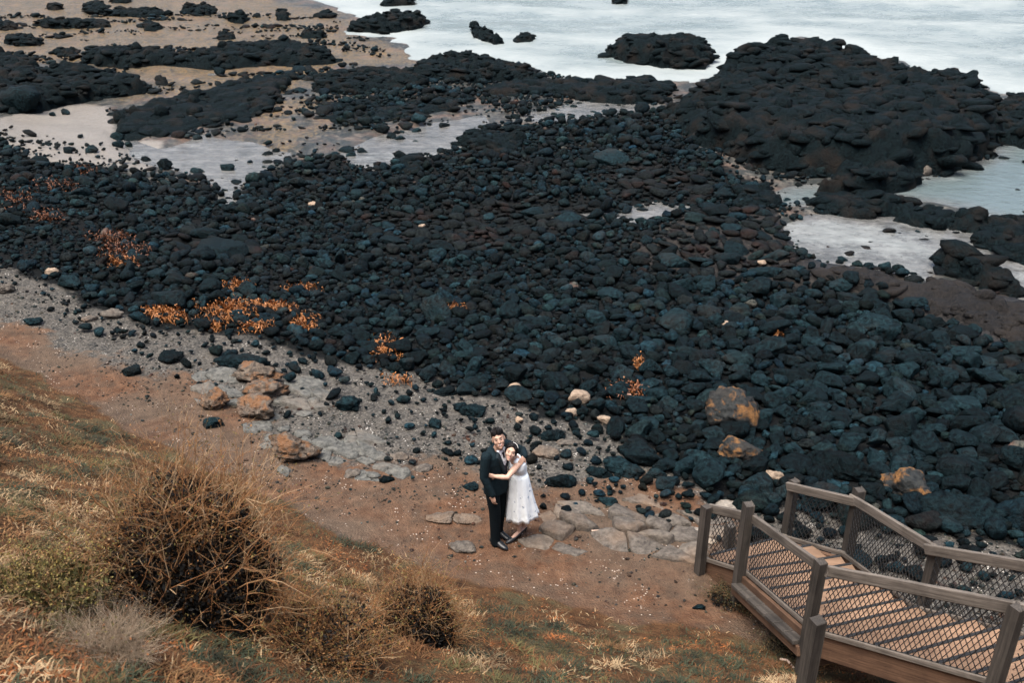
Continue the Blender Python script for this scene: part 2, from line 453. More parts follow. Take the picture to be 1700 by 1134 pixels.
# ------------------------------------------------------------------ sea
def sea_material():
    m, nt, n, l, p = new_mat('sea_water'); k = NT(m)
    st = k.scaled(0.65, 1.0, 1.0)
    rip = k.noise(2.6, 5, 0.6, st); sw = k.noise(0.5, 4, 0.55, st)
    fo = k.noise(0.42, 7, 0.68, st); web = k.noise(2.4, 6, 0.72, st)
    foam = k.math('ADD', k.math('MULTIPLY', fo, 0.75), k.math('MULTIPLY', web, 0.35))
    foam = k.math('ADD', foam, k.math('MULTIPLY', k.attr('foam'), 0.30))
    ff = k.ramp(foam, [(0.48, 0.0), (0.70, 0.6), (0.90, 0.95)])
    wc = k.mix(k.ramp(sw, [(0.3, 0.0), (0.7, 1.0)]), (0.112, 0.143, 0.143), (0.165, 0.194, 0.191))
    shal = k.attr('shallow')
    inl = k.mix(k.ramp(web, [(0.35, 0.0), (0.65, 1.0)]), (0.055, 0.057, 0.055), (0.135, 0.133, 0.126))
    wc = k.mix(k.attr('inland'), wc, inl)
    wc = k.mix(shal, wc, (0.085, 0.112, 0.115))
    c = k.mix(ff, wc, (0.255, 0.282, 0.278))
    l.new(c, p.inputs["Base Color"])
    l.new(k.ramp(ff, [(0.0, 0.16), (1.0, 0.7)]), p.inputs["Roughness"])
    p.inputs["IOR"].default_value = 1.33
    p.inputs["Specular IOR Level"].default_value = 0.5
    h = k.math('ADD', k.math('MULTIPLY', rip, 0.6), k.math('ADD', k.math('MULTIPLY', sw, 1.2), k.math('MULTIPLY', web, 0.25)))
    l.new(k.bump(h, 0.55, 0.16), p.inputs["Normal"])
    return m
M['sea'] = sea_material()

def build_sea():
    gx = 3000 ** (np.linspace(0.05, 1, 26)) * 1.0
    xs = np.concatenate([-(45 + gx[::-1]), np.linspace(-45, 55, 220), 55 + gx])
    ys = np.concatenate([[-60, -20], np.linspace(17, 80, 190), 80 + gx])
    X, Y = np.meshgrid(xs, ys)
    x, y = X.ravel(), Y.ravel()
    s = polysd(SHORE, x, y)
    op = sstep(0, 7, s)
    d = x * 0.22 + y * 0.97 + 3.0 * (fbm(x * 0.08, y * 0.08, 41) - 0.5)
    sw = np.sin(d * 0.75) * 0.5 + 0.5
    amp = 0.30 * sstep(2, 20, s) * fbm(x * 0.07, y * 0.1, 42)
    z = SEA + op * (amp * (sw ** 3 - 0.25) * 2 + 0.10 * (fbm(x * 0.9, y * 1.6, 43) - 0.5))
    z = np.where(s > 120, SEA, z)
    shal = np.zeros_like(x)
    for nm in ('channel',):
        shal = np.maximum(shal, sstep(-0.5, 1.0, polysd(POOLW[nm], x, y)))
    foam = (1 - sstep(0.5, 5, s)) * sstep(-3, 0.5, s) + 0.5 * sw ** 4 * op
    foam = foam * (1 - shal) - 0.5 * shal
    calm = polysd(pxpoly([(640, 90), (700, 60), (900, 80), (1000, 75), (1020, 110), (1160, 112), (1150, 140), (860, 118), (720, 100)], SEA), x, y)
    foam = foam - 0.35 * sstep(-1, 2, calm)
    inland = 1 - sstep(-2.5, 0.5, s)
    foam = foam * (1 - inland) - 0.5 * inland
    f1 = sstep(-0.5, 0.5, polysd(POOLW['foam'], x, y))
    foam = foam + 0.45 * f1
    foam = foam + 0.35 * sstep(-0.5, 0.5, polysd(POOLW['outlet'], x, y)) + 0.5 * sstep(-0.3, 0.3, polysd(POOLW['lip'], x, y))
    ny, nx = X.shape
    i = np.arange(ny * nx).reshape(ny, nx)
    f = np.stack([i[:-1, :-1], i[:-1, 1:], i[1:, 1:], i[1:, :-1]], -1).reshape(-1, 4)
    o = link('sea', mesh_np('sea', np.stack([x, y, z], 1), f, M['sea'], True, {'foam': foam, 'shallow': shal, 'inland': inland}))
    tag(o, kind='structure', label='pale milky sea with streaks of foam')
build_sea()

# ------------------------------------------------------------------ stones
def ico(sub):
    bm = bmesh.new(); bmesh.ops.create_icosphere(bm, subdivisions=sub, radius=1.0)
    v = np.array([tuple(a.co) for a in bm.verts]); f = np.array([[b.index for b in a.verts] for a in bm.faces]); bm.free()
    v /= np.linalg.norm(v, axis=1, keepdims=True)
    return v, f
ICO = {s: ico(s) for s in (1, 2, 3, 4)}

def stone_r(dirs, seed, round_=10.0):
    """radius of a rounded polyhedron in each direction"""
    g = np.random.default_rng(seed)
    n = g.normal(size=(11, 3)); n /= np.linalg.norm(n, axis=1, keepdims=True)
    d = g.uniform(0.60, 1.0, 11)
    c = np.clip(dirs @ n.T, 1e-3, None) / d
    r = 1.0 / (np.sum(c ** round_, 1) ** (1.0 / round_))
    r = np.minimum(r, 1.25)
    r = r * (1 + 0.20 * (fbm(dirs[:, 0] * 2.3 + 5 * seed, dirs[:, 1] * 2.3 + dirs[:, 2] * 1.7, seed) - 0.5))
    return r
NPROT = 28
PROT = {s: [ICO[s][0] * stone_r(ICO[s][0], 100 + i, 12 + (i % 4) * 7)[:, None] for i in range(NPROT)] for s in (1, 2, 3, 4)}

def rot(yaw, tx, ty):
    return np.array(Matrix.Rotation(yaw, 3, 'Z') @ Matrix.Rotation(tx, 3, 'X') @ Matrix.Rotation(ty, 3, 'Y'))


# ------------------------------------------------------------------ lava outcrops
def outcrop(px, height, label, cell=0.55, edge=0.6, step=None, relief=0.22, name='lava_outcrop', ctrl=None, group=None, z0=SEA, mat='outcrop', seed=None, rough=1.0, drape=False, knobs=1.0, hs=None, plate=False):
    hs = hs or (0.62 if ctrl else (0.5 if group == 'lava outcrops on the tidal flat' else 0.6))
    poly = pxpoly(px, z0)
    height = height * hs
    if ctrl: ctrl = [(a_, b_, c_ * hs) for a_, b_, c_ in ctrl]
    seed = seed if seed is not None else int(abs(px[0][0] * 7 + px[0][1] * 13)) % 997
    P = np.array(poly)
    lo, hi = P.min(0) - 0.5, P.max(0) + 0.5
    step = step or max(0.09, min(0.16, (hi - lo).max() / 110))
    xs = np.arange(lo[0], hi[0], step); ys = np.arange(lo[1], hi[1], step)
    X, Y = np.meshgrid(xs, ys); x, y = X.ravel(), Y.ravel()
    x = x + 0.3 * step * (RNG.random(len(x)) - 0.5); y = y + 0.3 * step * (RNG.random(len(x)) - 0.5)
    s = polysd(poly, x, y) + 0.9 * edge * (fbm(x * 0.9, y * 0.9, seed) - 0.5) + 0.35 * (fbm(x * 2.2, y * 2.2, seed + 1) - 0.5)
    prof = sstep(-0.05, 1.0, s / edge) ** 0.6
    if ctrl:
        num = 0; den = 0
        for (u, v, h) in ctrl:
            c = at_z(u, v, z0)
            w = 1.0 / ((x - c[0]) ** 2 + (y - c[1]) ** 2 + 0.6) ** 1.5
            num = num + w * h; den = den + w
        H = num / den
    else:
        H = height
    body = H * prof * (0.62 + 0.75 * (fbm(x * 0.42, y * 0.42, seed + 2) - 0.15))
    f1, f2, cid = worley(x / (cell * 1.35) + 0.25 * fbm(x * 2, y * 2, seed + 7), y / cell, seed + 3)
    dome = (np.sqrt(np.clip(f2 - f1, 0, 1)) if not plate else 0.45 * np.clip((f2 - f1) * 4, 0, 1) + 0.75 * cid) * relief * (0.4 + cid)
    g1, g2, cid2 = worley(x / (cell * 0.42), y / (cell * 0.36), seed + 4)
    dome = dome + np.sqrt(np.clip(g2 - g1, 0, 1)) * relief * 0.38
    strat = 0.10 * rough * np.round(3 * (body / max(height, .3)) + 1.6 * fbm(x * 0.6, y * 1.3, seed + 5)) / 3 * height
    z = z0 - 0.22 + (body + strat * 0.8 + (dome + 0.09 * rough * (fbm(x * 4, y * 4, seed + 6) - 0.5)) * sstep(-0.1, 0.5, prof) + 0.22) * sstep(-0.12, 0.06, s)
    # lean the steep faces a little so the crags undercut
    k = np.clip(z - z0, 0, 2)
    x = x + 0.16 * rough * k * (fbm(y * 1.7, z * 3.0, seed + 8) - 0.5); y = y - 0.22 * rough * k * (fbm(x * 1.5, z * 3.2, seed + 9) - 0.35)
    keep = s > -0.2
    ny, nx = X.shape
    i = np.arange(ny * nx).reshape(ny, nx)
    f = np.stack([i[:-1, :-1], i[:-1, 1:], i[1:, 1:], i[1:, :-1]], -1).reshape(-1, 4)
    f = f[keep[f].all(1)]
    used = np.unique(f); rm = np.full(len(x), -1); rm[used] = np.arange(len(used))
    if drape: z = z + ground_z(x, y) - z0
    V = np.stack([x, y, z], 1)[used]
    f = rm[f]
    F = np.concatenate([f[:, [0, 1, 2]], f[:, [0, 2, 3]]])
    if knobs > 0:      # rounded knobs and blocks grown out of the surface
        a, b, cc = V[F[:, 0]], V[F[:, 1]], V[F[:, 2]]
        nr = np.cross(b - a, cc - a); ar = np.linalg.norm(nr, axis=1); mid = (a + b + cc) / 3
        ar = np.where(mid[:, 2] > z0 + 0.02 if not drape else ar > 0, ar, 0)
        nk = int(min(2600, knobs * ar.sum() * 0.5 / (cell * cell * 0.42)))
        if nk > 0:
            g = np.random.default_rng(seed + 40)
            pick = g.choice(len(F), nk, p=ar / ar.sum())
            nrm = nr[pick] / (ar[pick][:, None] + 1e-9)
            rr = cell * np.minimum(np.exp(g.normal(math.log(0.30), 0.42, nk)).clip(0.12, 0.75), 0.38 / cell + 0.02)
            fl = g.uniform(0.4, 0.72, nk) * (0.6 if rough < 0.5 else 1)
            pr = g.integers(0, NPROT, nk)
            Vs, Fs = [V], [F]; off = len(V)
            for j in range(nk):
                sub = 2
                blk = g.random() < 0.22
                K = PROT[sub][pr[j]] * (np.array([rr[j] * 0.9, rr[j] * 0.8, rr[j] * 0.75]) if blk else np.array([rr[j] * 1.4, rr[j] * 1.0, rr[j] * fl[j] * .82]))
                K = K @ rot(g.normal(-.2, .45), g.normal(0, .35 if blk else .14), g.normal(0, .35 if blk else .12)).T
                Vs.append(K + mid[pick[j]] - nrm[j] * rr[j] * 0.22); Fs.append(ICO[sub][1] + off); off += len(K)
            V = np.concatenate(Vs); F = np.concatenate(Fs)
    c = V.mean(0); c[2] = z0
    o = link(name, mesh_np(name, V - c, F, M[mat], True), loc=tuple(c))
    tag(o, label, 'rock', group)
    return o

G_SH = 'lava outcrops on the tidal flat'
outcrop([(1095, 195), (1150, 228), (1205, 262), (1260, 285), (1340, 294), (1440, 302), (1540, 294), (1605, 278), (1645, 254), (1662, 232), (1655, 205), (1630, 180),
         (1560, 160), (1480, 140), (1400, 122), (1330, 112), (1270, 112), (1210, 125), (1180, 150), (1140, 175)], 1.6,
        'huge black lava headland jutting into the sea, largest rock on the shore', cell=0.75, edge=0.85, step=0.11, relief=0.30,
        ctrl=[(1260, 130, 1.9), (1330, 125, 2.0), (1420, 140, 1.5), (1230, 180, 1.35), (1150, 195, 0.45), (1400, 185, 1.05), (1330, 230, 1.4), (1420, 260, 1.7), (1540, 250, 1.7), (1620, 220, 1.9), (1600, 180, 1.7), (1500, 165, 1.15), (1300, 270, 1.3)])
outcrop([(1008, 92), (1040, 104), (1100, 112), (1160, 112), (1184, 104), (1178, 92), (1140, 84), (1080, 80), (1030, 84)], 1.15,
        'rounded black rock islet standing alone in the pale sea', cell=0.6, edge=0.7, relief=0.30)
outcrop([(-40, 205), (30, 205), (75, 195), (110, 178), (160, 168), (200, 165), (250, 158), (248, 148), (180, 140), (140, 130), (90, 135), (40, 120), (-40, 125)], 0.85,
        'long ridge of piled dark rock at the far end of the pale sand', cell=0.7, edge=0.8, relief=0.34)
outcrop([(-60, 135), (40, 128), (60, 115), (30, 100), (-60, 100)], 0.6, 'black rock mound behind the dark ridge at the photo edge', cell=0.6, relief=0.26, group=G_SH)
outcrop([(135, 108), (200, 116), (300, 112), (290, 98), (220, 92), (150, 94)], 0.75, 'twin peaked black outcrop with a rusty hollow on the tidal flat', cell=0.6, relief=0.28, group=G_SH)
outcrop([(280, 116), (350, 118), (440, 112), (520, 112), (562, 106), (540, 92), (480, 82), (410, 86), (350, 98), (290, 106)], 0.85, 'broad domed black outcrop beside the yellow weed', cell=0.6, relief=0.24, group=G_SH)
outcrop([(178, 205), (215, 232), (290, 226), (330, 215), (400, 200), (450, 190), (475, 165), (460, 150), (500, 128), (440, 130), (370, 140), (330, 155), (250, 175), (190, 190)], 0.20,
        'flat pavement of rounded dark lava pillows next to the pale sand', cell=0.95, edge=0.9, relief=0.26, group=G_SH, rough=0.3)
outcrop([(525, 155), (600, 162), (700, 148), (720, 132), (640, 122), (560, 124), (530, 140)], 0.45, 'low dark ridge of rubble along the yellow weed', cell=0.5, relief=0.24, group=G_SH)
outcrop([(520, 195), (560, 215), (640, 210), (730, 190), (800, 165), (780, 150), (700, 160), (600, 165), (540, 172)], 0.12, 'flat grey lava apron between the weedy flat and the middle pool', cell=0.8, relief=0.16, group=G_SH, rough=0.3)
outcrop([(680, 132), (760, 142), (840, 140), (910, 138), (880, 120), (820, 108), (780, 98), (730, 102), (690, 116)], 0.6, 'pointed heap of black rubble at the water edge', cell=0.45, relief=0.26, group=G_SH)
outcrop([(800, 165), (900, 160), (1000, 172), (1090, 172), (1120, 152), (1080, 138), (980, 140), (860, 140), (800, 150)], 0.38, 'cracked dark lava bench along the calm inlet', cell=0.85, relief=0.22, group=G_SH)
outcrop([(580, 52), (640, 56), (700, 46), (712, 36), (660, 34), (600, 42)], 0.6, 'black reef breaking through foam at the top of the sea', cell=0.5, relief=0.3, group='reefs in the sea')
outcrop([(640, 10), (690, 8), (680, 0), (640, 2)], 0.5, 'distant black reef behind the foaming reef', cell=0.5, relief=0.3, group='reefs in the sea')
outcrop([(778, 46), (795, 50), (835, 72), (820, 74), (790, 62)], 0.35, 'thin broken chain of rocks in the pale sea', cell=0.4, relief=0.3, group='reefs in the sea', edge=0.4)
outcrop([(855, 70), (885, 70), (888, 63), (862, 64)], 0.3, 'small wet rock just beyond the broken chain of sea rocks', cell=0.35, relief=0.25, group='reefs in the sea', edge=0.35)
outcrop([(1020, 4), (1040, 5), (1042, -2), (1024, -2)], 0.3, 'tiny far rock awash at the top edge of the sea', cell=0.35, relief=0.25, group='reefs in the sea', edge=0.35)
outcrop([(1345, 352), (1400, 362), (1480, 358), (1530, 366), (1515, 345), (1490, 338), (1440, 330), (1380, 328), (1340, 336)], 0.28, 'row of rounded rock pillows dividing the channel from the foamy pool', cell=0.75, relief=0.30, group=G_SH)
outcrop([(1480, 366), (1560, 378), (1640, 392), (1690, 410), (1680, 390), (1600, 362), (1530, 346)], 0.15, 'low dark rim of rock along the far side of the foamy pool', cell=0.6, relief=0.24, group=G_SH)
outcrop([(1600, 400), (1660, 428), (1800, 470), (1800, 380), (1700, 362), (1630, 372)], 0.40, 'smooth dark whaleback rock at the photo edge past the foamy pool', cell=0.6, relief=0.2, group=G_SH, rough=0.4)
outcrop([(1545, 452), (1580, 462), (1640, 488), (1690, 500), (1685, 478), (1650, 455), (1600, 440), (1560, 438)], 0.45, 'jagged blocky rock crest standing over the brown shelf', cell=0.6, relief=0.35, group=G_SH, edge=0.35)
outcrop([(1640, 235), (1720, 250), (1800, 250), (1800, 165), (1700, 160), (1650, 180)], 0.45, 'low greyish rocks behind the end of the headland', cell=0.6, relief=0.3, group=G_SH)
outcrop([(1205, 352), (1275, 356), (1290, 335), (1270, 318), (1225, 318)], 0.42, 'squarish black block at the head of the channel', cell=0.7, relief=0.2, group=G_SH, edge=0.3)
outcrop([(1360, 318), (1420, 330), (1500, 318), (1520, 302), (1480, 288), (1390, 292)], 0.5, 'tumbled blocks at the foot of the headland cliff', cell=0.9, relief=0.4, group=G_SH, edge=0.5)
outcrop([(640, 282), (700, 292), (712, 278), (690, 262), (655, 262)], 0.32, 'dark humped rock on the near rim of the middle pool', cell=0.7, relief=0.2, group=G_SH, edge=0.5)
outcrop([(760, 240), (800, 262), (860, 262), (870, 235), (820, 222), (780, 222)], 0.25, 'dark rough rock at the end of the middle pool', cell=0.5, relief=0.26, group=G_SH, edge=0.5)
outcrop([(1335, 452), (1420, 455), (1500, 468), (1560, 468), (1640, 500), (1720, 515), (1800, 530), (1800, 620), (1700, 590), (1620, 552), (1540, 512), (1450, 490), (1370, 472)], 0.12,
        'brown weathered lava shelf between the boulders and the foamy pool', cell=0.55, relief=0.16, group=G_SH, edge=0.5, z0=-1.25, drape=True, mat='brown_rock', knobs=0.8, name='lava_shelf')
STRIPS = [(40, 72, 60, 6, .4), (10, 48, 60, 5, .35), (230, 26, 120, 5, .35), (120, 44, 130, 5, .4), (330, 22, 60, 6, .5), (160, 18, 50, 8, .5), (410, 82, 30, 3, .2), (250, 48, 40, 5, .35),
          (375, 65, 40, 4, .3), (520, 62, 50, 5, .3), (270, 140, 25, 5, .35), (110, 92, 50, 6, .3), (30, 100, 40, 5, .3), (470, 32, 24, 6, .5), (395, 35, 34, 6, .5), (540, 30, 40, 4, .3), (200, 5, 40, 4, .4), (90, 15, 30, 4, .35)]
STRIP_LABELS = ['low strip at the photo edge below the twin peaked outcrop line', 'strip against the photo edge in the second row from the top', 'longest strip across the top of the flat', 'long strip just above the twin peaked outcrop', 'lumpy strip near the top centre of the flat', 'lumpy strip close to the top corner', 'tiny strip in front of the yellow weed', 'short strip between the long strip and the domed outcrop', 'small strip above the domed outcrop', 'strip lying in the yellow weed', 'lone strip in front of the pillow pavement', 'strip behind the dark ridge', 'strip beside the dark ridge at the photo edge', 'dark block pair by the yellow weed, nearer the sea', 'dark block pair by the yellow weed, nearer the land', 'strip between the yellow weed and the reef', 'topmost short strip left of the weed', 'topmost strip in the photo corner']
for (cx, cy, w, h, hh), sl in zip(STRIPS, STRIP_LABELS):
    outcrop([(cx - w / 2, cy), (cx - w / 4, cy + h * .8), (cx + w / 4, cy + h), (cx + w / 2, cy + h * .3), (cx + w / 4, cy - h), (cx - w / 4, cy - h * .8)], hh * .8,
            'thin dark rock, ' + sl, cell=0.45, relief=0.24, group='thin rock strips on the far flat', edge=0.28, name='rock_strip')
class Scatter:
    """dart throwing on a hash grid, larger stones first"""
    def __init__(s, cell=0.9): s.cell = cell; s.g = {}
    def ok(s, x, y, r, k=0.80):
        cx, cy = int(x // s.cell), int(y // s.cell)
        for i in (-1, 0, 1):
            for j in (-1, 0, 1):
                for (a, b, c) in s.g.get((cx + i, cy + j), ()):
                    if (a - x) ** 2 + (b - y) ** 2 < ((r + c) * k) ** 2: return False
        return True
    def add(s, x, y, r): s.g.setdefault((int(x // s.cell), int(y // s.cell)), []).append((x, y, r))
SC = Scatter()

def in_view(x, y, z, mu=160, mv=120):
    u, v, d = proj(x, y, z)
    return (d > 0.5) & (u > -mu) & (u < 1700 + mu) & (v > -60) & (v < 1134 + mv)

# ---- stones and rocks that the photo singles out: (u, v, width px, depth px->m factor, flatness, material, name, label)
placed = []
def place_rock(u, v, w, label, mat='slab', flat=0.5, asp=0.75, yaw=0.0, sink=0.3, name='rock', group=None, seed=None, reserve=True, sub=4, tilt=0.0, crag=1.0):
    p = hit(u, v)
    dep = p[1] * CP - (p[2] - CAM_H) * SP
    r = 0.5 * w * dep / FPX
    seed = seed if seed is not None else int(u * 3 + v * 5) % 9973
    g = np.random.default_rng(seed)
    d = ICO[sub][0]
    V = d * stone_r(d, seed, 14)[:, None]
    V = V + 0.34 * crag * (np.stack([fbm(V[:, 0] * 2.2 + i * 9 + V[:, 2], V[:, 1] * 2.2 - V[:, 2] * 2.1, seed + i, 5) for i in range(3)], 1) - 0.5)
    w1, w2, wc_ = worley(V[:, 0] * 2.1 + V[:, 2], V[:, 1] * 2.1 + 1.7 * V[:, 2], seed + 3)
    V = V * (1 - 0.16 * crag * np.exp(-((w2 - w1) / 0.10) ** 2))[:, None]
    V = V * np.array([r, r * asp, r * flat]) * 1.06
    R = rot(yaw, tilt + g.uniform(-.08, .08), g.uniform(-.08, .08))
    V = V @ R.T
    o = link(name, mesh_np(name, V, ICO[sub][1], M[mat], True), loc=(p[0], p[1], p[2] + r * flat * (0.8 - 2 * sink * 0.8)))
    tag(o, label, 'rock', group)
    if reserve: SC.add(p[0], p[1], r * 0.85)
    placed.append(o)
    return o

place_rock(1205, 705, 85, 'large round boulder with a bright orange lichen cap in the black stones', 'lichen', 0.85, 0.9, sink=0.2, name='lichen_boulder', seed=5)
place_rock(1218, 755, 68, 'dark boulder with small orange lichen patches below the larger lichen boulder', 'lichen', 0.6, 0.7, yaw=-0.3, sink=0.15, name='lichen_boulder', seed=6)
place_rock(1497, 818, 80, 'angular black rock with an orange lichen crest above the timber stairs', 'lichen', 0.75, 0.8, yaw=-0.5, sink=0.25, name='lichen_boulder', seed=8)
place_rock(1590, 862, 120, 'long dark flat boulder behind the stair handrail', 'boulder', 0.35, 0.6, yaw=-0.25, sink=0.2, name='boulder', seed=9)
place_rock(1405, 790, 110, 'broad dark slab boulder beyond the top handrail post', 'boulder', 0.35, 0.6, yaw=-0.3, sink=0.2, name='boulder', seed=10)
for (u, v, w, lab, fl) in [(432, 630, 75, 'uppermost rusty orange rock of the cluster on the gravel', .45), (440, 658, 68, 'rusty orange rock under the uppermost one in the gravel cluster', .5),
        (353, 678, 44, 'rounded rusty rock at the outer side of the gravel cluster', .85), (425, 690, 68, 'rusty and grey split rock in the middle of the gravel cluster', .5),
        (487, 758, 74, 'wedge shaped rusty boulder with a dark undercut, below the gravel cluster', .7)]:
    place_rock(u, v, w, lab, 'rust_rock', fl, 0.75, yaw=random.uniform(-.4, .2), sink=0.15, name='rusty_rock', crag=2.0)
place_rock(356, 708, 34, 'small black wedge of rock beside the rusty cluster', 'boulder', .6, .7, sink=0.1, name='boulder')
place_rock(575, 680, 38, 'smooth black boulder alone on the pale gravel', 'boulder', .6, .8, sink=0.1, name='boulder')
place_rock(403, 612, 70, 'large jet black rock above the rusty cluster', 'boulder', .5, .6, sink=0.15, name='boulder')
place_rock(222, 622, 30, 'small jagged black rock on the gravel near the hillside', 'boulder', .7, .8, sink=0.1, name='boulder')
place_rock(283, 598, 44, 'flat dark slab lying on the gravel', 'boulder', .35, .8, yaw=-.5, sink=0.1, name='boulder')
place_rock(190, 528, 34, 'tilted pale brown slab on the gravel margin', 'slab', .5, .5, yaw=.3, sink=0.1, tilt=.5)
place_rock(150, 532, 24, 'small reddish slab next to the tilted pale slab', 'slab', .4, .8, sink=0.1)
place_rock(85, 457, 22, 'small cream stone at the upper gravel edge', 'pale_stone', .6, .7, sink=0.15, name='stone')
place_rock(55, 538, 26, 'lone dark stone at the gravel edge near the hill crest', 'boulder', .5, .8, sink=0.15, name='boulder')
place_rock(8, 485, 26, 'grey round stone at the photo edge of the gravel', 'slab', .7, .8, sink=0.2, name='stone')
for (u, v, w, lab) in [(853, 651, 26, 'tan angular stone above the couple'), (950, 690, 24, 'tan wedge stone below the bone coloured stone'), (957, 668, 34, 'long bone coloured stone among black boulders'),
        (1006, 702, 26, 'rounded cream stone at the gravel edge'), (1205, 543, 20, 'lone brownish stone in the middle of the boulder field'), (1281, 797, 32, 'oblong tan stone above the first handrail'),
        (862, 701, 15, 'small buff stone just above the heads of the couple'), (1637, 852, 20, 'pale round stone behind the stairs at the photo side'), (1625, 721, 12, 'small white stone far along the boulder field'),
        (524, 343, 18, 'brown stone among small black stones below the middle pool'), (1264, 442, 18, 'pale speckled stone beside the brown shelf'), (1296, 236, 16, 'flat pale stone lodged on the headland cliff foot'),
        (700, 378, 12, 'tiny white stone in the upper boulder field'), (1062, 610, 12, 'small ochre stone near the hanging orange weed')]:
    place_rock(u, v, w, lab, 'pale_stone', .6, .75, yaw=random.uniform(-.5, .5), sink=0.05, name='stone', sub=3)
# grey slabs of the cluster
for i, (u, v, w) in enumerate([(372, 628, 56), (508, 640, 50), (345, 648, 30), (372, 648, 30), (436, 712, 32), (470, 714, 26), (498, 722, 34), (452, 730, 26), (545, 738, 46), (582, 735, 36), (605, 752, 40), (628, 762, 38), (640, 778, 36), (610, 768, 30), (570, 752, 34),
        (474, 786, 34), (622, 790, 26), (442, 742, 26), (520, 668, 30), (505, 690, 26), (560, 744, 30), (480, 740, 22)]):
    place_rock(u, v, w, 'weathered grey bedrock slab set in the gravel by the rusty cluster', 'grey_slab', .32, .7, yaw=random.uniform(-.7, .2), sink=0.42, name='flat_rock', group='grey slabs by the rusty cluster', sub=3)
def clip_half(poly, px, py, nx, ny):
    out = []
    for i in range(len(poly)):
        a, b = poly[i], poly[(i + 1) % len(poly)]
        da, db = (a[0] - px) * nx + (a[1] - py) * ny, (b[0] - px) * nx + (b[1] - py) * ny
        if da <= 0: out.append(a)
        if da * db < 0:
            t = da / (da - db); out.append((a[0] + (b[0] - a[0]) * t, a[1] + (b[1] - a[1]) * t))
    return out
def cracked_bed(px, cell, h, mats, label, seed, ang=-0.45, stretch=1.5, drop=0.12, name='cracked_bedrock'):
    """bedrock split by cracks: every block between the cracks is a piece of its own"""
    poly = pxpoly(px, 0.0); g = np.random.default_rng(seed)
    P = np.array(poly); c0 = P.mean(0)
    ca, sa = math.cos(ang), math.sin(ang)
    tol = lambda p: (((p[0] - c0[0]) * ca + (p[1] - c0[1]) * sa) / stretch, -(p[0] - c0[0]) * sa + (p[1] - c0[1]) * ca)
    tow = lambda q: (c0[0] + q[0] * stretch * ca - q[1] * sa, c0[1] + q[0] * stretch * sa + q[1] * ca)
    L = np.array([tol(p) for p in poly]); lo, hi = L.min(0) - cell, L.max(0) + cell
    pts = []
    for i in np.arange(lo[0], hi[0], cell):
        for j in np.arange(lo[1], hi[1], cell):
            if g.random() < 0.18: continue
            pts.append((i + g.uniform(-.48, .48) * cell, j + g.uniform(-.48, .48) * cell))
    pts = np.array(pts)
    W = np.array([tow(p) for p in pts]); sdw = polysd(poly, W[:, 0], W[:, 1])
    root = empty(name, (c0[0], c0[1], gz_(c0[0], c0[1])))
    tag(root, label, 'bedrock')
    for k in range(len(pts)):
        if sdw[k] < -0.05 + 0.1 * g.normal() or g.random() < drop: continue
        x, y = pts[k]
        cellp = [(x - 2 * cell, y - 2 * cell), (x + 2 * cell, y - 2 * cell), (x + 2 * cell, y + 2 * cell), (x - 2 * cell, y + 2 * cell)]
        for m in np.argsort(np.hypot(pts[:, 0] - x, pts[:, 1] - y))[1:16]:
            d = pts[m] - pts[k]; n_ = np.hypot(*d)
            cellp = clip_half(cellp, x + d[0] * .5, y + d[1] * .5, d[0] / n_, d[1] / n_)
        if len(cellp) < 3: continue
        Q = [tow(p) for p in cellp]; cen = np.mean(Q, 0)
        ring = []
        for i in range(len(Q)):
            p, q = np.array(Q[i]), np.array(Q[(i + 1) % len(Q)])
            nseg = max(1, int(np.hypot(*(q - p)) / 0.07))
            for t in range(nseg): ring.append(p + (q - p) * t / nseg + g.normal(size=2) * 0.010)
        ring = np.array(ring); n = len(ring)
        if n < 5: continue
        edge = float(np.clip(sdw[k] / 0.5, 0.12, 1))
        hh = h * edge * g.uniform(.35, 1.25)
        tl = g.normal(size=2) * 0.16
        lev = []
        for (sc, zz) in ((0.97, -0.10), (0.955, hh * .55), (0.86, hh * .92), (0.55, hh * 1.05)):
            r2 = cen + (ring - cen) * sc
            gzv = ground_z(r2[:, 0], r2[:, 1])
            z = gzv + zz + (r2 - cen) @ tl * (zz > 0) + (0.022 * (fbm(r2[:, 0] * 9, r2[:, 1] * 9, seed) - .5) if zz > 0 else 0)
            lev.append(np.stack([r2[:, 0], r2[:, 1], z], 1))
        top = np.array([[cen[0], cen[1], lev[3][:, 2].mean() + 0.006]])
        V = np.concatenate(lev + [top]) - np.array([c0[0], c0[1], root.location.z])
        Fc = []
        for l in range(3):
            for i in range(n):
                j = (i + 1) % n
                Fc += [(l * n + i, l * n + j, (l + 1) * n + j), (l * n + i, (l + 1) * n + j, (l + 1) * n + i)]
        for i in range(n): Fc.append((3 * n + i, 3 * n + (i + 1) % n, 4 * n))
        link('rock_block', mesh_np('rock_block', V, np.array(Fc), M[mats[int(g.integers(len(mats)))]], True), root)
gz_ = lambda x, y: float(ground_z(np.array([x]), np.array([y]))[0])
cracked_bed([(520, 732), (560, 722), (610, 735), (650, 765), (665, 790), (640, 802), (600, 780), (545, 765), (505, 745)], 0.20, 0.09, ['grey_slab'], 'low hump of cracked grey bedrock in the gravel beyond the wedge boulder', 3)
cracked_bed([(330, 625), (380, 612), (440, 620), (500, 625), (545, 640), (540, 665), (500, 700), (480, 720), (420, 715), (395, 680), (350, 660)], 0.24, 0.07, ['grey_slab'], 'flat cracked grey bedrock apron under the rusty rocks', 4, drop=.3)
cracked_bed([(890, 860), (930, 840), (985, 828), (1060, 830), (1120, 822), (1190, 835), (1200, 880), (1180, 935), (1130, 950), (1080, 925), (1020, 915), (960, 905), (900, 925), (880, 900)], 0.25, 0.13, ['slab', 'slab', 'slab', 'tan_slab'], 'broad hump of cracked tan bedrock between the couple and the stairs', 5)
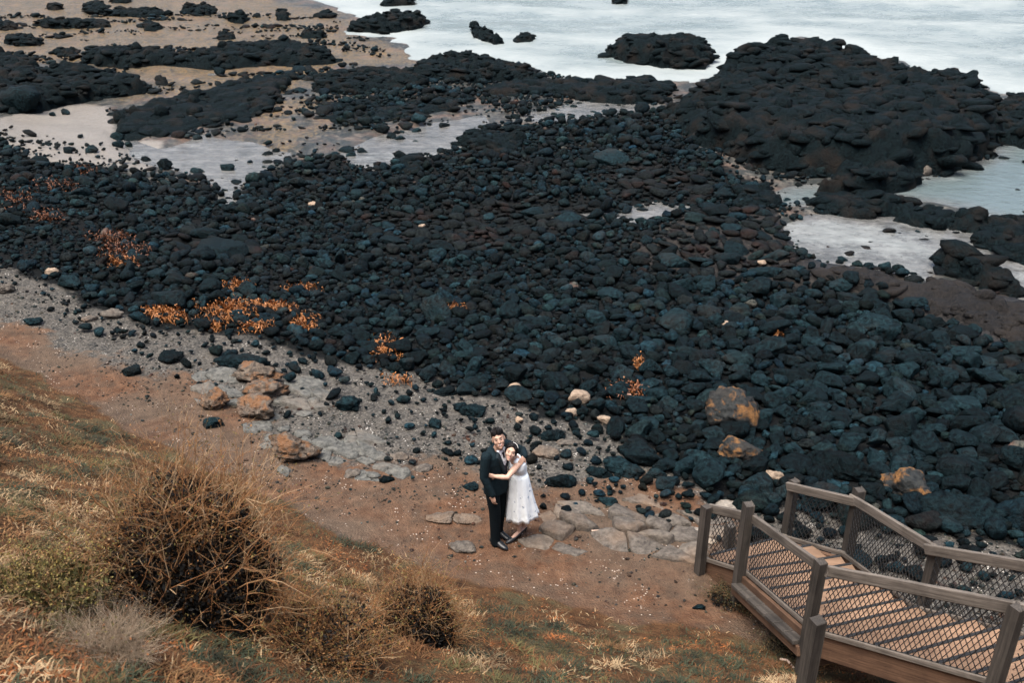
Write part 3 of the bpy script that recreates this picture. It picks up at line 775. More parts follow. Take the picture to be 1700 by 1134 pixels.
# cracked bedrock by the couple
for (u, v, w) in [(1160, 885, 34), (1132, 892, 26), (1145, 912, 24), (1205, 842, 40), (1180, 900, 26)]:
    place_rock(u, v, w, 'bleached pale flagstone at the foot of the timber stairs', 'pale_slab', .24, .7, yaw=random.uniform(-.4, .3), sink=0.4, name='flagstone', group='bleached flagstones by the stairs', sub=3)
for (u, v, w, lab) in [(770, 912, 46, 'thin grey slab in the earth near the shoes of the man'), (735, 862, 44, 'low brown rock in the bare earth beside the man'), (775, 868, 40, 'low cracked rock beside the legs of the man'), (722, 708, 30, 'small black rock on the grit above the couple'),
        (790, 690, 40, 'dark slanting slab above the man'), (905, 757, 44, 'grey flat topped boulder beside the woman'), (915, 730, 40, 'dark boulder behind the head of the woman'), (945, 737, 32, 'grey cobble beyond the woman'),
        (1062, 765, 80, 'big low black boulder on the shell grit'), (1030, 782, 60, 'dark brown boulder against the big low black one'), (995, 790, 36, 'dark rounded rock left of the low black boulders'), (1085, 792, 30, 'grey oblong cobble below the low black boulder'),
        (930, 803, 40, 'dark wedge of rock lying beside the skirt'), (783, 812, 26, 'small black rock close beside the suit'), (1160, 1012, 18, 'dark egg shaped cobble on the earth by the stairs'), (660, 760, 30, 'dull grey slab on the grit'),
        (640, 800, 26, 'small dark slab sunk in the earth'), (740, 655, 34, 'dark boulder at the grit edge above the couple'), (585, 790, 30, 'brownish flat rock sunk in grit'), (1010, 835, 28, 'dark knob of rock among the tan slabs'), (700, 780, 30, 'sunken brown slab left of the couple')]:
    dark = any(t in lab for t in ('black', 'dark'))
    place_rock(u, v, w, lab, 'boulder' if dark else 'slab', .5 if dark else .35, .7, yaw=random.uniform(-.6, .2), sink=0.2 if dark else .35, name='boulder' if dark else 'flat_rock')
# large stones standing in the pools
for (u, v, w, lab) in [(38, 185, 60, 'tall tapering dark boulder at the edge of the pale sand'), (497, 0, 0, ''), (560, 265, 20, 'black boulder at the near end of the middle pool'), (583, 262, 16, 'round black stone wading in the middle pool'), (602, 258, 20, 'upright dark stone beside the round one in the middle pool'),
        (633, 218, 22, 'smooth dark stone on the far rim of the middle pool'), (690, 224, 16, 'grey round stone standing in the middle pool'), (736, 216, 18, 'tallest rounded grey stone reflected in the middle pool'), (666, 236, 18, 'dark stone with a twin in the middle pool'),
        (652, 234, 20, 'long dark stone with a twin in the middle pool'), (688, 240, 12, 'small dark stone near the reflected stones'), (446, 262, 16, 'square dark stone at the tip of the inner pool'), (528, 135, 22, 'black round boulder on the weedy flat'),
        (377, 286, 26, 'flat topped black boulder at the inner pool edge'), (330, 292, 22, 'dark boulder by the brown seaweed'), (245, 272, 20, 'angular black boulder on the sand margin'), (272, 280, 24, 'long black boulder on the sand margin'), (195, 245, 20, 'stacked black boulder on the sand'),
        (193, 232, 22, 'black boulder perched on the sand point'), (215, 246, 16, 'round black stone beside the perched boulder'), (113, 254, 16, 'single round black stone on the pale sand'), (152, 253, 18, 'dark stone by itself at the sand edge'), (108, 190, 14, 'small flat dark stone out on the pale sand'),
        (87, 192, 10, 'tiny dark stone out on the pale sand'), (1305, 338, 14, 'black cube of rock in the channel head'), (465, 172, 12, 'flat dark stone on the yellow weed'), (685, 70, 16, 'brown boulder in calm water off the weed'), (940, 90, 16, 'low rock awash off the rubble point'),
        (862, 84, 14, 'pale wet rock awash near the sea chain'), (1030, 118, 22, 'dark boulder on the inlet shore'), (1173, 232, 20, 'black boulder sitting in the notch pool'), (1505, 300, 34, 'dark block fallen at the far foot of the headland'), (1535, 294, 26, 'pale tilted slab at the headland foot')]:
    if w: place_rock(u, v, w, lab, 'boulder' if 'pale' not in lab or 'sand' in lab else 'slab', .75, .85, yaw=random.uniform(-.6, .6), sink=0.15, name='boulder', sub=3)

# ---- the boulder beach itself
PATCH = [pxpoly(p, -0.9) for p in ([(600, 335), (790, 305), (1000, 305), (1020, 345), (820, 400), (620, 400)], [(275, 400), (420, 395), (445, 450), (340, 480), (280, 450)], [(1000, 240), (1180, 265), (1180, 310), (1010, 300)])]
PATCH += SHELFW[1:]
RUBBLE = pxpoly([(540, 165), (620, 140), (700, 108), (790, 95), (880, 118), (1000, 138), (1110, 150), (1130, 190), (1000, 205), (860, 205), (790, 170), (640, 215), (560, 215)], SEA)
def density_and_size(x, y):
    s = polysd(FIELD_W, x, y) + 0.8 * (fbm(x * 0.7, y * 0.7, 51) - 0.5)
    dens = sstep(-0.35, 0.35, s)
    # stragglers on the gravel side
    p = (y - toe(x)) * 0.83
    stray = sstep(-3.6, 0, s) ** 1.5 * 0.20 * (p > 1.5)
    flatz = (p > 6) * 0.55 * sstep(0.54, 0.66, fbm(x * 0.55, y * 1.2, 56, 5)) * (s < 0) * (polysd(SHORE, x, y) < -1)
    flatz = flatz * (polysd(SANDW, x, y) < 0)
    stray = np.maximum(stray, flatz)
    dens = np.maximum(dens, stray)
    ru = sstep(-0.3, 0.5, polysd(RUBBLE, x, y)) * 0.8
    dens = np.maximum(dens, ru)
    size = 0.80 + 0.25 * sstep(-2, 9, x) * (1 - sstep(18, 30, y)) + 0.35 * (fbm(x * 0.5, y * 0.5, 52) - 0.5)
    size = size * (1 + 0.25 * sstep(24, 34, y)) * (1 - 0.25 * sstep(-7, -11, x) * (1 - sstep(20, 26, y)))
    size = np.where(dens < 0.3, size * 0.7, size)
    for k in ('middle', 'inner', 'edge', 'rust', 'weed', 'gap', 'notch', 'foam', 'channel'):
        dens = dens * (1 - 0.93 * sstep(-0.1, 0.5, polysd(POOLW[k], x, y)))
    dens = dens * (1 - 0.97 * sstep(-0.1, 0.5, polysd(SHELFW[0], x, y)))
    pat = np.zeros_like(x)
    for q in PATCH: pat = np.maximum(pat, sstep(-0.3, 0.5, polysd(q, x, y) + 0.8 * (fbm(x, y, 53) - 0.5)))
    pat = np.maximum(pat, (p > 6) * (s < -0.5) * (polysd(RUBBLE, x, y) < 0) * (fbm(x * 3, y * 3, 57) > .5) * 0.9)
    return dens, size, pat

stones = []      # x, y, r, flat, asp, yaw, tx, ty, proto, patch, lift
def throw(n, rfun, kov, lift, keep=1.0, ymax=60):
    a = RNG.random((n, 2))
    y = 6 + (ymax - 6) * a[:, 0]
    x = (2 * a[:, 1] - 1) * (0.70 * y + 3)
    z = beach_z(x, y)
    m = in_view(x, y, z, 380, 60)
    x, y = x[m], y[m]
    dens, size, pat = density_and_size(x, y)
    m = (RNG.random(len(x)) < dens * keep)
    x, y, size, pat = x[m], y[m], size[m], pat[m]
    r = rfun(len(x)) * size
    r = np.where(pat > 0.5, r * 1.45, r)
    o = np.argsort(-r)
    for i in o:
        if SC.ok(x[i], y[i], r[i], kov):
            SC.add(x[i], y[i], r[i])
            stones.append((x[i], y[i], r[i], pat[i], lift))
throw(7800, lambda n: np.exp(RNG.normal(math.log(0.22), 0.28, n)).clip(0.15, 0.46), 0.92, 0.0, keep=0.20)
throw(72000, lambda n: np.exp(RNG.normal(math.log(0.118), 0.34, n)).clip(0.065, 0.26), 0.74, 0.0)
throw(116000, lambda n: np.exp(RNG.normal(math.log(0.078), 0.28, n)).clip(0.05, 0.14), 0.72, 0.0)
n_main = len(stones)
S = np.array(stones)
gz = ground_z(S[:, 0], S[:, 1])
ns = len(S)
flat = np.where(S[:, 3] > 0.5, RNG.uniform(0.28, 0.42, ns), RNG.uniform(0.42, 0.72, ns))
asp = RNG.uniform(0.55, 0.92, ns)
yaw = RNG.normal(-0.35, 0.55, ns) + np.where(RNG.random(ns) < 0.2, RNG.uniform(0, 3.14, ns), 0)
tx = RNG.normal(0, 0.20, ns); ty = RNG.normal(0, 0.20, ns)
prot = RNG.integers(0, NPROT, ns)
zc = gz + S[:, 2] * flat * np.where(RNG.random(ns) < .4, RNG.uniform(.6, 1.15, ns), .55) + 0.05 * (fbm(S[:, 0] * 1.3, S[:, 1] * 1.3, 55)) + np.where(S[:, 3] > .5, -0.25 * S[:, 2] * flat, 0)
br = RNG.choice([0.45, 0.75, 1.1, 1.7, 2.6], ns, p=[0.20, 0.3, 0.27, 0.16, 0.07])
tint = br[:, None] * np.array([1.0, 1.0, 1.0]) * (1 + 0.10 * RNG.normal(size=(ns, 1)) * np.array([1.0, 0.0, -1.0]))
brown = (RNG.random(ns) < 0.05) | ((S[:, 3] > .5) & (RNG.random(ns) < 0.75))
tint[brown] = np.array([1.9, 0.95, 0.78]) * RNG.uniform(0.75, 1.25, (brown.sum(), 1))
pale = RNG.random(ns) < 0.004
tint[pale] = np.array([16.0, 5.8, 4.0]) * RNG.uniform(0.6, 1.1, (pale.sum(), 1))
u_, v_, d_ = proj(S[:, 0], S[:, 1], zc)
spx = S[:, 2] / d_ * FPX * (flat + 0.7)
inside = (u_ > 15) & (u_ < 1685) & (v_ > 15) & (v_ < 1120)
hidden = (u_ > 1180) & (v_ > 830)
hidden |= (v_ > 700) & (u_ < 300)
rank = np.where(inside & ~hidden & ~pale, spx, 0)
N_IND = max(0, 270)
big = np.argsort(-rank)[:N_IND]
isbig = np.zeros(ns, bool); isbig[big] = True

def xf(i, V):
    R = rot(yaw[i], tx[i], ty[i])
    return (V * np.array([S[i, 2], S[i, 2] * asp[i], S[i, 2] * flat[i]]) * 1.05) @ R.T + np.array([S[i, 0], S[i, 1], zc[i]])
def joined(idx, name, label):
    vs, fs, ts = [], [], []; off = 0
    for i in idx:
        sub = 1 if (u_[i] < -60 or u_[i] > 1760) else (3 if spx[i] > 22 else (2 if spx[i] > 7 else 1))
        V = xf(i, PROT[sub][prot[i]])
        vs.append(V); fs.append(ICO[sub][1] + off); off += len(V)
        ts.append(np.repeat(tint[i][None], len(V), 0))
    o = link(name, mesh_np(name, np.concatenate(vs), np.concatenate(fs), M['stone'], True, {'tint': np.concatenate(ts)}))
    tag(o, label, None, None, 'stuff')
    return o
joined(np.nonzero(~isbig)[0], 'stones', 'dense carpet of smaller black basalt stones across the beach')

LAND = {'the timber stairs': (1400, 850), 'the orange capped boulder': (1205, 690), 'the couple': (850, 740), 'the tangled orange seaweed': (400, 520), 'the foamy rock pool': (1460, 410),
        'the brown lava shelf': (1180, 405), 'the middle pool': (680, 240), 'the pale sand': (120, 220), 'the rusty rock cluster': (430, 650), 'the headland': (1300, 270), 'the lone weed clump': (752, 517), 'the hanging weed strand': (1058, 608),
        'the jagged rock crest': (1610, 450), 'the lichen rock by the stairs': (1497, 815), 'the brown weed tangle': (200, 428), 'the lone brownish stone': (1205, 543)}
def where(u, v):
    lm = min(LAND, key=lambda k: math.hypot(u - LAND[k][0], v - LAND[k][1]))
    a, b = u - LAND[lm][0], v - LAND[lm][1]
    if math.hypot(a, b) < 45: return 'close beside ' + lm
    far = 'well ' if math.hypot(a, b) > 110 else ''
    if abs(a) > abs(b): return far + ('to the right of ' if a > 0 else 'to the left of ') + lm
    return far + ('below ' if b > 0 else 'above ') + lm
protos = [mesh_np('boulder', PROT[4][i] * 1.05, ICO[4][1], M['boulder'], True) for i in range(NPROT)]
med = np.median(S[big, 2])
for i in big:
    o = link('boulder', protos[prot[i]], loc=(S[i, 0], S[i, 1], zc[i]))
    o.rotation_mode = 'QUATERNION'
    o.rotation_quaternion = Matrix(rot(yaw[i], tx[i], ty[i]).tolist()).to_quaternion()
    o.scale = (S[i, 2], S[i, 2] * asp[i], S[i, 2] * flat[i])
    sz = 'big' if S[i, 2] > 1.2 * med else ('large' if S[i, 2] > med else 'mid-sized')
    shp = 'flat' if flat[i] < .5 else ('rounded' if asp[i] > .75 else 'oblong')
    wh = where(u_[i], v_[i])
    tag(o, f'{sz} {shp} black boulder {wh}', 'boulder', f'{sz} {shp} boulders {wh}')

# ---- loose pebbles and shell bits on the grit and earth
def pebbles():
    n = 26000
    y = RNG.uniform(7.5, 18, n); x = (2 * RNG.random(n) - 1) * (0.54 * y + 1)
    s = -polysd(FIELD_W, x, y)
    p = (y - toe(x)) * 0.83
    dm = np.zeros(n)
    for poly in DIRT_W: dm = np.maximum(dm, sstep(-0.8, 0.6, polysd(poly, x, y)))
    m = (p > 0.2) & (s > -0.8) & (RNG.random(n) < 1 - .55 * dm) & (RNG.random(n) < 0.25 + 0.75 * sstep(0.46, 0.62, fbm(x * 0.8, y * 0.8, 61)))
    x, y = x[m], y[m]; n = len(x)
    z = ground_z(x, y)
    r = np.exp(RNG.normal(math.log(0.016), 0.45, n)).clip(0.007, 0.06)
    V0, F0 = ICO[1]
    vs = np.empty((n, 12, 3)); ts = np.empty((n, 12, 3))
    pr = RNG.integers(0, NPROT, n); ya = RNG.uniform(0, 6.28, n)
    kind = RNG.random(n)
    dirtm = np.zeros(n)
    for poly in DIRT_W: dirtm = np.maximum(dirtm, sstep(-0.8, 0.6, polysd(poly, x, y)))
    for i in range(n):
        V = PROT[1][pr[i]] * np.array([1, .8, .5]) * r[i]
        c, s_ = math.cos(ya[i]), math.sin(ya[i])
        vs[i, :, 0] = V[:, 0] * c - V[:, 1] * s_ + x[i]; vs[i, :, 1] = V[:, 0] * s_ + V[:, 1] * c + y[i]; vs[i, :, 2] = V[:, 2] + z[i] + r[i] * .2
        if kind[i] < 0.06 and r[i] < .020: t = (32, 13, 9.5)
        elif kind[i] < 0.5: t = (7, 3, 2.3)
        elif kind[i] < 0.75: t = (10, 3.6, 2.2)
        else: t = (2.4, 1.4, 1.2) if dirtm[i] < .5 else (8, 2.7, 1.7)
        ts[i] = t
    F = (F0[None] + (np.arange(n) * 12)[:, None, None]).reshape(-1, 3)
    o = link('pebbles', mesh_np('pebbles', vs.reshape(-1, 3), F, M['stone'], False, {'tint': ts.reshape(-1, 3)}))
    tag(o, 'scattered pebbles and shell bits on the grit and earth', None, None, 'stuff')
pebbles()

# ---- orange seaweed
M['seaweed'] = simple_mat('orange_seaweed', (0.27, 0.105, 0.030), 0.55, 0.6, 12)
M['brown_weed'] = simple_mat('brown_seaweed', (0.16, 0.06, 0.025), 0.45, 0.5, 20)
def seaweed(u, v, w, h, label, mat='seaweed', n=150):
    c = hit(u, v)
    vs, fs = [], []
    dep = c[1] * CP - (c[2] - CAM_H) * SP
    for i in range(int(n * 1.9)):
        a, b = max(-.85, min(.85, random.gauss(0, .42))), max(-.85, min(.85, random.gauss(0, .42)))
        p = at_z(u + a * w, v + b * h, c[2] + 0.02)
        base = np.array([p[0], p[1], c[2] + random.uniform(0.02, 0.19)])
        th = random.uniform(0, 6.28); L = random.uniform(.03, .085); wd = random.uniform(.008, .018)
        d = np.array([math.cos(th), math.sin(th), random.uniform(-.2, .5)]); s = np.array([-d[1], d[0], random.uniform(-.5, .5)])
        k = len(vs)
        for j in range(4):
            t = j / 3
            q = base + d * L * t + np.array([0, 0, -.10 * t * t + .03 * math.sin(4 * t + th)]) + 0.03 * math.sin(5 * t + i) * s
            ww = wd * (1.15 - t)
            vs += [q - s * ww, q + s * ww]
        for j in range(3): fs.append((k + 2 * j, k + 2 * j + 1, k + 2 * j + 3, k + 2 * j + 2))
    V = np.array(vs); o = link('seaweed_clump', mesh_np('seaweed_clump', V - c, np.array(fs), M[mat], True), loc=tuple(c))
    tag(o, label, 'seaweed', 'seaweed clumps on the stones')
for a in [(375, 520, 60, 22, 'largest bright orange seaweed tangle on the black stones', 'seaweed', 420), (270, 522, 40, 16, 'orange seaweed mat at the landward end of the tangles', 'seaweed', 200), (290, 532, 24, 7, 'thin orange weed trail below the landward mat', 'seaweed', 80),
          (450, 513, 50, 8, 'narrow band of orange seaweed beyond the largest tangle', 'seaweed', 150), (508, 540, 26, 16, 'orange weed clump nearest the couple side of the tangles', 'seaweed', 160), (397, 481, 30, 12, 'rusty weed heap above the largest tangle', 'seaweed', 140),
          (425, 548, 36, 10, 'orange weed strand under the largest tangle', 'seaweed', 120), (355, 546, 22, 5, 'short orange weed streak on the grit edge', 'seaweed', 70), (205, 428, 50, 22, 'brown weed tangle high in the left stones', 'brown_weed', 220), (195, 437, 34, 12, 'orange streaks over the brown weed tangle', 'seaweed', 70),
          (640, 587, 34, 26, 'loose orange weed clump left above the couple', 'seaweed', 130), (752, 517, 24, 8, 'small lone orange weed clump in the central stones', 'seaweed', 60), (1058, 608, 10, 18, 'hanging orange weed strand in the central stones', 'seaweed', 40), (1048, 655, 50, 14, 'brownish orange weed patch near the lichen boulder', 'brown_weed', 170),
          (1052, 652, 40, 12, 'bright strands on the weed patch near the lichen boulder', 'seaweed', 60), (500, 483, 40, 6, 'thin weed band in the stones above the narrow band', 'seaweed', 70), (136, 285, 30, 8, 'brown weed on the sand margin', 'brown_weed', 80), (90, 312, 50, 14, 'brown weed among the sand edge boulders', 'brown_weed', 120),
          (20, 335, 50, 22, 'brown weed at the photo edge of the stones', 'brown_weed', 160), (185, 400, 50, 14, 'dark orange weed line above the brown tangle', 'brown_weed', 120), (1290, 557, 10, 6, 'yellow weed sprig on a boulder', 'seaweed', 20), (660, 635, 30, 8, 'few orange weed shreds at the grit edge', 'seaweed', 40), (75, 362, 40, 10, 'weed wisps in the left stones', 'brown_weed', 90)]:
    seaweed(*a)
# ------------------------------------------------------------------ timber stairs
def wood_mat(name, dark, light, rough=0.75):
    m, nt, n, l, p = new_mat(name); k = NT(m)
    tc = n.new("ShaderNodeTexCoord")
    st = k.scaled(2.0, 60.0, 60.0, tc.outputs["Object"])
    g = k.noise(1.0, 5, 0.65, st); b = k.noise(3.0, 4, 0.6)
    c = k.mix(k.ramp(g, [(0.3, 0.0), (0.7, 1.0)]), dark, light)
    c = k.mix(k.ramp(b, [(0.45, 0.0), (0.7, 0.55)]), c, tuple(x * 0.55 for x in dark))
    oi = n.new("ShaderNodeObjectInfo")
    c = k.mix(1.0, c, k.ramp(oi.outputs["Random"], [(0.0, 0.78), (1.0, 1.18)]), 'MULTIPLY')
    l.new(c, p.inputs["Base Color"]); p.inputs["Roughness"].default_value = rough
    p.inputs["Specular IOR Level"].default_value = 0.3
    l.new(k.bump(g, 0.4, 0.01), p.inputs["Normal"])
    return m
M['rail_wood'] = wood_mat('weathered_rail', (0.058, 0.048, 0.039), (0.200, 0.170, 0.142))
M['post_wood'] = wood_mat('weathered_post', (0.024, 0.021, 0.018), (0.080, 0.068, 0.057))
M['tread_wood'] = wood_mat('brown_tread', (0.125, 0.073, 0.045), (0.255, 0.162, 0.104))
M['string_wood'] = wood_mat('brown_stringer', (0.060, 0.032, 0.020), (0.150, 0.085, 0.050))
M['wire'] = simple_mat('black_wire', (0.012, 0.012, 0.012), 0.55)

def board(name, p0, p1, w, t, mat, parent, up=(0, 0, 1), bev=0.006):
    """plank from p0 to p1, w along `up`, t across"""
    p0, p1 = Vector(p0), Vector(p1)
    d = p1 - p0; L = d.length; ex = d.normalized()
    ey = Vector(up).cross(ex).normalized(); ez = ex.cross(ey).normalized()
    bm = bmesh.new(); bmesh.ops.create_cube(bm, size=1.0)
    for v in bm.verts: v.co = Vector((v.co.x * L, v.co.y * t, v.co.z * w))
    bmesh.ops.bevel(bm, geom=bm.edges[:], offset=bev, segments=1, affect='EDGES')
    o = bm_obj(name, bm, mat, parent)
    R = Matrix((ex, ey, ez)).transposed().to_4x4()
    o.matrix_local = Matrix.Translation((p0 + p1) / 2) @ R
    return o

stairs = empty('timber_staircase', (2.65, 8.89, 0))
tag(stairs, 'weathered timber stairs with handrails and black diamond mesh going down to the beach', 'staircase')
SO = Vector((2.65, 8.89, 0))
DL = [Vector(a) - SO for a in ((2.32, 9.47, .17), (2.65, 8.89, .47), (2.93, 7.32, 1.05), (3.77, 5.65, 2.08), (4.40, 4.40, 2.80))]     # deck edge, near side
DR = [Vector(a) - SO for a in ((3.33, 9.85, .22), (3.82, 9.15, .52), (4.05, 7.66, 1.03), (4.86, 6.05, 1.98), (5.49, 4.80, 2.72))]     # deck edge, far side
UP = Vector((0, 0, 1))
RH = 0.80
def post(p, zlo, zhi, s=0.115, yaw=0.0, mat='post_wood'):
    bm = bmesh.new(); bmesh.ops.create_cube(bm, size=1.0)
    for v in bm.verts: v.co = Vector((v.co.z * (zhi - zlo), v.co.y * s, v.co.x * s))
    bmesh.ops.bevel(bm, geom=bm.edges[:], offset=0.007, segments=1, affect='EDGES')
    for k in (0.32, 0.42):       # bolt heads
        pass
    o = bm_obj('post', bm, M[mat], stairs)
    o.matrix_local = Matrix.Translation((p.x, p.y, (zlo + zhi) / 2)) @ Matrix.Rotation(yaw, 4, 'Z') @ Matrix.Rotation(-math.pi / 2, 4, 'Y')
    return o
yw = [math.atan2(-.58, .33), math.atan2(-.97, .18), math.atan2(-.93, .3), math.atan2(-.89, .45), math.atan2(-.89, .45)]
def gz1(x, y): return float(ground_z(np.array([x]), np.array([y]))[0])
for i, (a, b) in enumerate(zip(DL, DR)):
    for j, (p, sgn) in enumerate(((a, -1), (b, 1))):
        d = (DL[min(i + 1, 4)] - DL[max(i - 1, 0)]); d.z = 0; d.normalize()
        side = Vector((d.y, -d.x, 0)) * (-sgn) * 0.075
        pp = p - side * (1 if True else 0)
        pp = Vector((p.x, p.y, p.z)) + (Vector((-d.y, d.x, 0)) * (-0.07) if j == 0 else Vector((-d.y, d.x, 0)) * 0.07) * (1)
        zt = p.z + RH + (0.10 if i in (1, 2) and j == 0 else 0.03) + (0.08 if i == 1 else 0)
        g = gz1(pp.x + SO.x, pp.y + SO.y)
        post(pp, min(g, p.z) - 0.25, zt, 0.088 + (0.012 if i == 1 else 0), yw[i])
# handrails
for P, sg in ((DL, -1), (DR, 1)):
    for i in range(4):
        a, b = P[i].copy(), P[i + 1].copy()
        d = (b - a); e = d.normalized()
        ext0 = 0.06 if i else 0.03
        off = Vector((-e.y, e.x, 0)).normalized() * (0.012 * sg * (1 if i % 2 else -1))
        lift = UP * (0.012 * (i % 2))
        board('handrail', a + UP * (RH - 0.03) - e * ext0 + off + lift, b + UP * (RH - 0.03) + e * 0.05 + off + lift, 0.105, 0.045, M['rail_wood'], stairs)
        # edge kerb along the treads and the stringer below
        board('kerb_board', a + UP * 0.028, b + UP * 0.028, 0.055, 0.04, M['rail_wood'], stairs)
        board('stringer', a - UP * 0.15 + off * 3, b - UP * 0.15 + off * 3, 0.26, 0.045, M['string_wood'], stairs)
# treads
def treads(i, n, inset=0.035, th=0.045):
    for k in range(n):
        t0, t1 = k / n, (k + 1) / n
        a0 = DL[i].lerp(DL[i + 1], t0); a1 = DL[i].lerp(DL[i + 1], t1)
        b0 = DR[i].lerp(DR[i + 1], t0); b1 = DR[i].lerp(DR[i + 1], t1)
        z = (a0.z + a1.z + b0.z + b1.z) / 4
        gap = 0.016 / max((a1 - a0).length, .1)
        q = []
        for (l, r) in ((a0.lerp(a1, gap), b0.lerp(b1, gap)), (a1.lerp(a0, gap), b1.lerp(b0, gap))):
            dd = (r - l).normalized()
            q += [l + dd * inset, r - dd * inset]
        bm = bmesh.new()
        top = [bm.verts.new((v.x, v.y, z)) for v in (q[0], q[1], q[3], q[2])]
        bot = [bm.verts.new((v.x, v.y, z - th)) for v in (q[0], q[1], q[3], q[2])]
        bm.faces.new(top); bm.faces.new(bot[::-1])
        for m_ in range(4): bm.faces.new((top[m_], bot[m_], bot[(m_ + 1) % 4], top[(m_ + 1) % 4]))
        bmesh.ops.bevel(bm, geom=bm.edges[:], offset=0.005, segments=1, affect='EDGES')
        c = (a0 + b1) / 2
        bmesh.ops.translate(bm, vec=-c, verts=bm.verts)
        o = bm_obj('tread', bm, M['tread_wood'], stairs, loc=c)
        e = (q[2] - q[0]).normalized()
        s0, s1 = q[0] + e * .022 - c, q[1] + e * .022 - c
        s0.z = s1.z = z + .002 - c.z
        board('tread_shadow_strip', s0, s1, 0.010, 0.034, M['wire'], o, bev=0.002)  # dark strip added on the tread edge, drawing the shadow line between treads
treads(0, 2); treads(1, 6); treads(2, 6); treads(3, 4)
# ledge of blocks along the outside of the middle flight
e1 = (DL[2] - DL[1]); sd1 = Vector((e1.y, -e1.x, 0)).normalized()
for k in range(7):
    a = DL[1].lerp(DL[2], 0.03 + k * 0.135); b = DL[1].lerp(DL[2], 0.03 + k * 0.135 + 0.125)
    board('ledge_block', a + sd1 * 0.11 - UP * 0.13, b + sd1 * 0.11 - UP * 0.13, 0.05, 0.13, M['post_wood'], stairs)
board('ledge_bearer', DL[1] + sd1 * 0.10 - UP * 0.215, DL[2] + sd1 * 0.10 - UP * 0.215, 0.11, 0.09, M['string_wood'], stairs)
# wire mesh infill
def wire_panel(a0, a1, z0, z1, r=0.0030, sp=0.066):
    L = (a1 - a0).length; H = z1 - z0
    e = (a1 - a0)
    bm = bmesh.new()
    k = 1.55
    def seg(s0, h0, s1, h1):
        p = a0 + e * (s0 / L) + UP * (z0 + h0); q = a0 + e * (s1 / L) + UP * (z0 + h1)
        d = (q - p).normalized(); n1 = d.cross(Vector((-e.y, e.x, 0)).normalized()).normalized() * r; n2 = d.cross(n1).normalized() * r
        A = [bm.verts.new(p + x) for x in (n1 + n2, n1 - n2, -n1 - n2, n2 - n1)]
        B = [bm.verts.new(q + x) for x in (n1 + n2, n1 - n2, -n1 - n2, n2 - n1)]
        for m_ in range(4): bm.faces.new((A[m_], A[(m_ + 1) % 4], B[(m_ + 1) % 4], B[m_]))
    w = H / k
    s = -w
    while s < L:
        for sg in (1, -1):
            s0, h0, s1, h1 = (s, 0, s + w, H) if sg == 1 else (s + w, 0, s, H)
            lo, hi = min(s0, s1), max(s0, s1)
            f = lambda x: h0 + (h1 - h0) * (x - s0) / (s1 - s0)
            c0, c1 = max(lo, 0), min(hi, L)
            if c1 - c0 > 0.01: seg(c0, f(c0), c1, f(c1))
        s += sp
    for h in (0.0, H):
        seg(0, h, L, h)
    bm_obj('wire_mesh', bm, M['wire'], stairs)
for P in (DL, DR):
    for i in range(4):
        e = (P[i + 1] - P[i]).normalized()
        wire_panel(P[i] + e * 0.07, P[i + 1] - e * 0.07, 0.06, RH - 0.09)
# under-bracing
board('bearer', DL[1] - UP * 0.42 + sd1 * 0.03, DR[1] - UP * 0.42, 0.12, 0.09, M['string_wood'], stairs)
board('bearer', DL[2] - UP * 0.36, DR[2] - UP * 0.36, 0.12, 0.09, M['string_wood'], stairs)

def lone_post(u, v, zt, s, label, dep_y):
    d = ray(u, v); t = dep_y / d[1]
    p = d * t; p[2] += CAM_H
    g = gz1(p[0], p[1])
    bm = bmesh.new(); bmesh.ops.create_cube(bm, size=1.0)
    H = p[2] - g + 0.2
    for w in bm.verts: w.co = Vector((w.co.z * H, w.co.y * s, w.co.x * s))
    bmesh.ops.bevel(bm, geom=bm.edges[:], offset=0.008, segments=1, affect='EDGES')
    o = bm_obj('timber_post', bm, M['post_wood'])
    o.matrix_local = Matrix.Translation((p[0], p[1], p[2] - H / 2)) @ Matrix.Rotation(-1.2, 4, 'Z') @ Matrix.Rotation(-math.pi / 2, 4, 'Y')
    tag(o, label, 'post')
lone_post(1357, 1030, 0, 0.11, 'short square timber post standing in front of the stair side', 6.55)
lone_post(1213, 872, 0, 0.10, 'stubby brown timber post just behind the bottom of the stairs', 9.95)

# ------------------------------------------------------------------ plants
def tubes(segs, sides=3):
    """segs: arrays p0, p1, r0, r1 -> verts, quads"""
    p0 = np.array([s[0] for s in segs]); p1 = np.array([s[1] for s in segs]); r0 = np.array([s[2] for s in segs]); r1 = np.array([s[3] for s in segs])
    d = p1 - p0; d /= np.linalg.norm(d, axis=1, keepdims=True) + 1e-9
    h = np.where(np.abs(d[:, 2:3]) < 0.9, np.array([[0, 0, 1.0]]), np.array([[1.0, 0, 0]]))
    a = np.cross(d, h); a /= np.linalg.norm(a, axis=1, keepdims=True) + 1e-9; b = np.cross(d, a)
    n = len(segs); V = np.empty((n, 2 * sides, 3))
    for k in range(sides):
        t = 2 * math.pi * k / sides
        o = a * math.cos(t) + b * math.sin(t)
        V[:, k] = p0 + o * r0[:, None]; V[:, sides + k] = p1 + o * r1[:, None]
    F = np.array([[k, (k + 1) % sides, sides + (k + 1) % sides, sides + k] for k in range(sides)])
    return V.reshape(-1, 3), (F[None] + (np.arange(n) * 2 * sides)[:, None, None]).reshape(-1, 4)

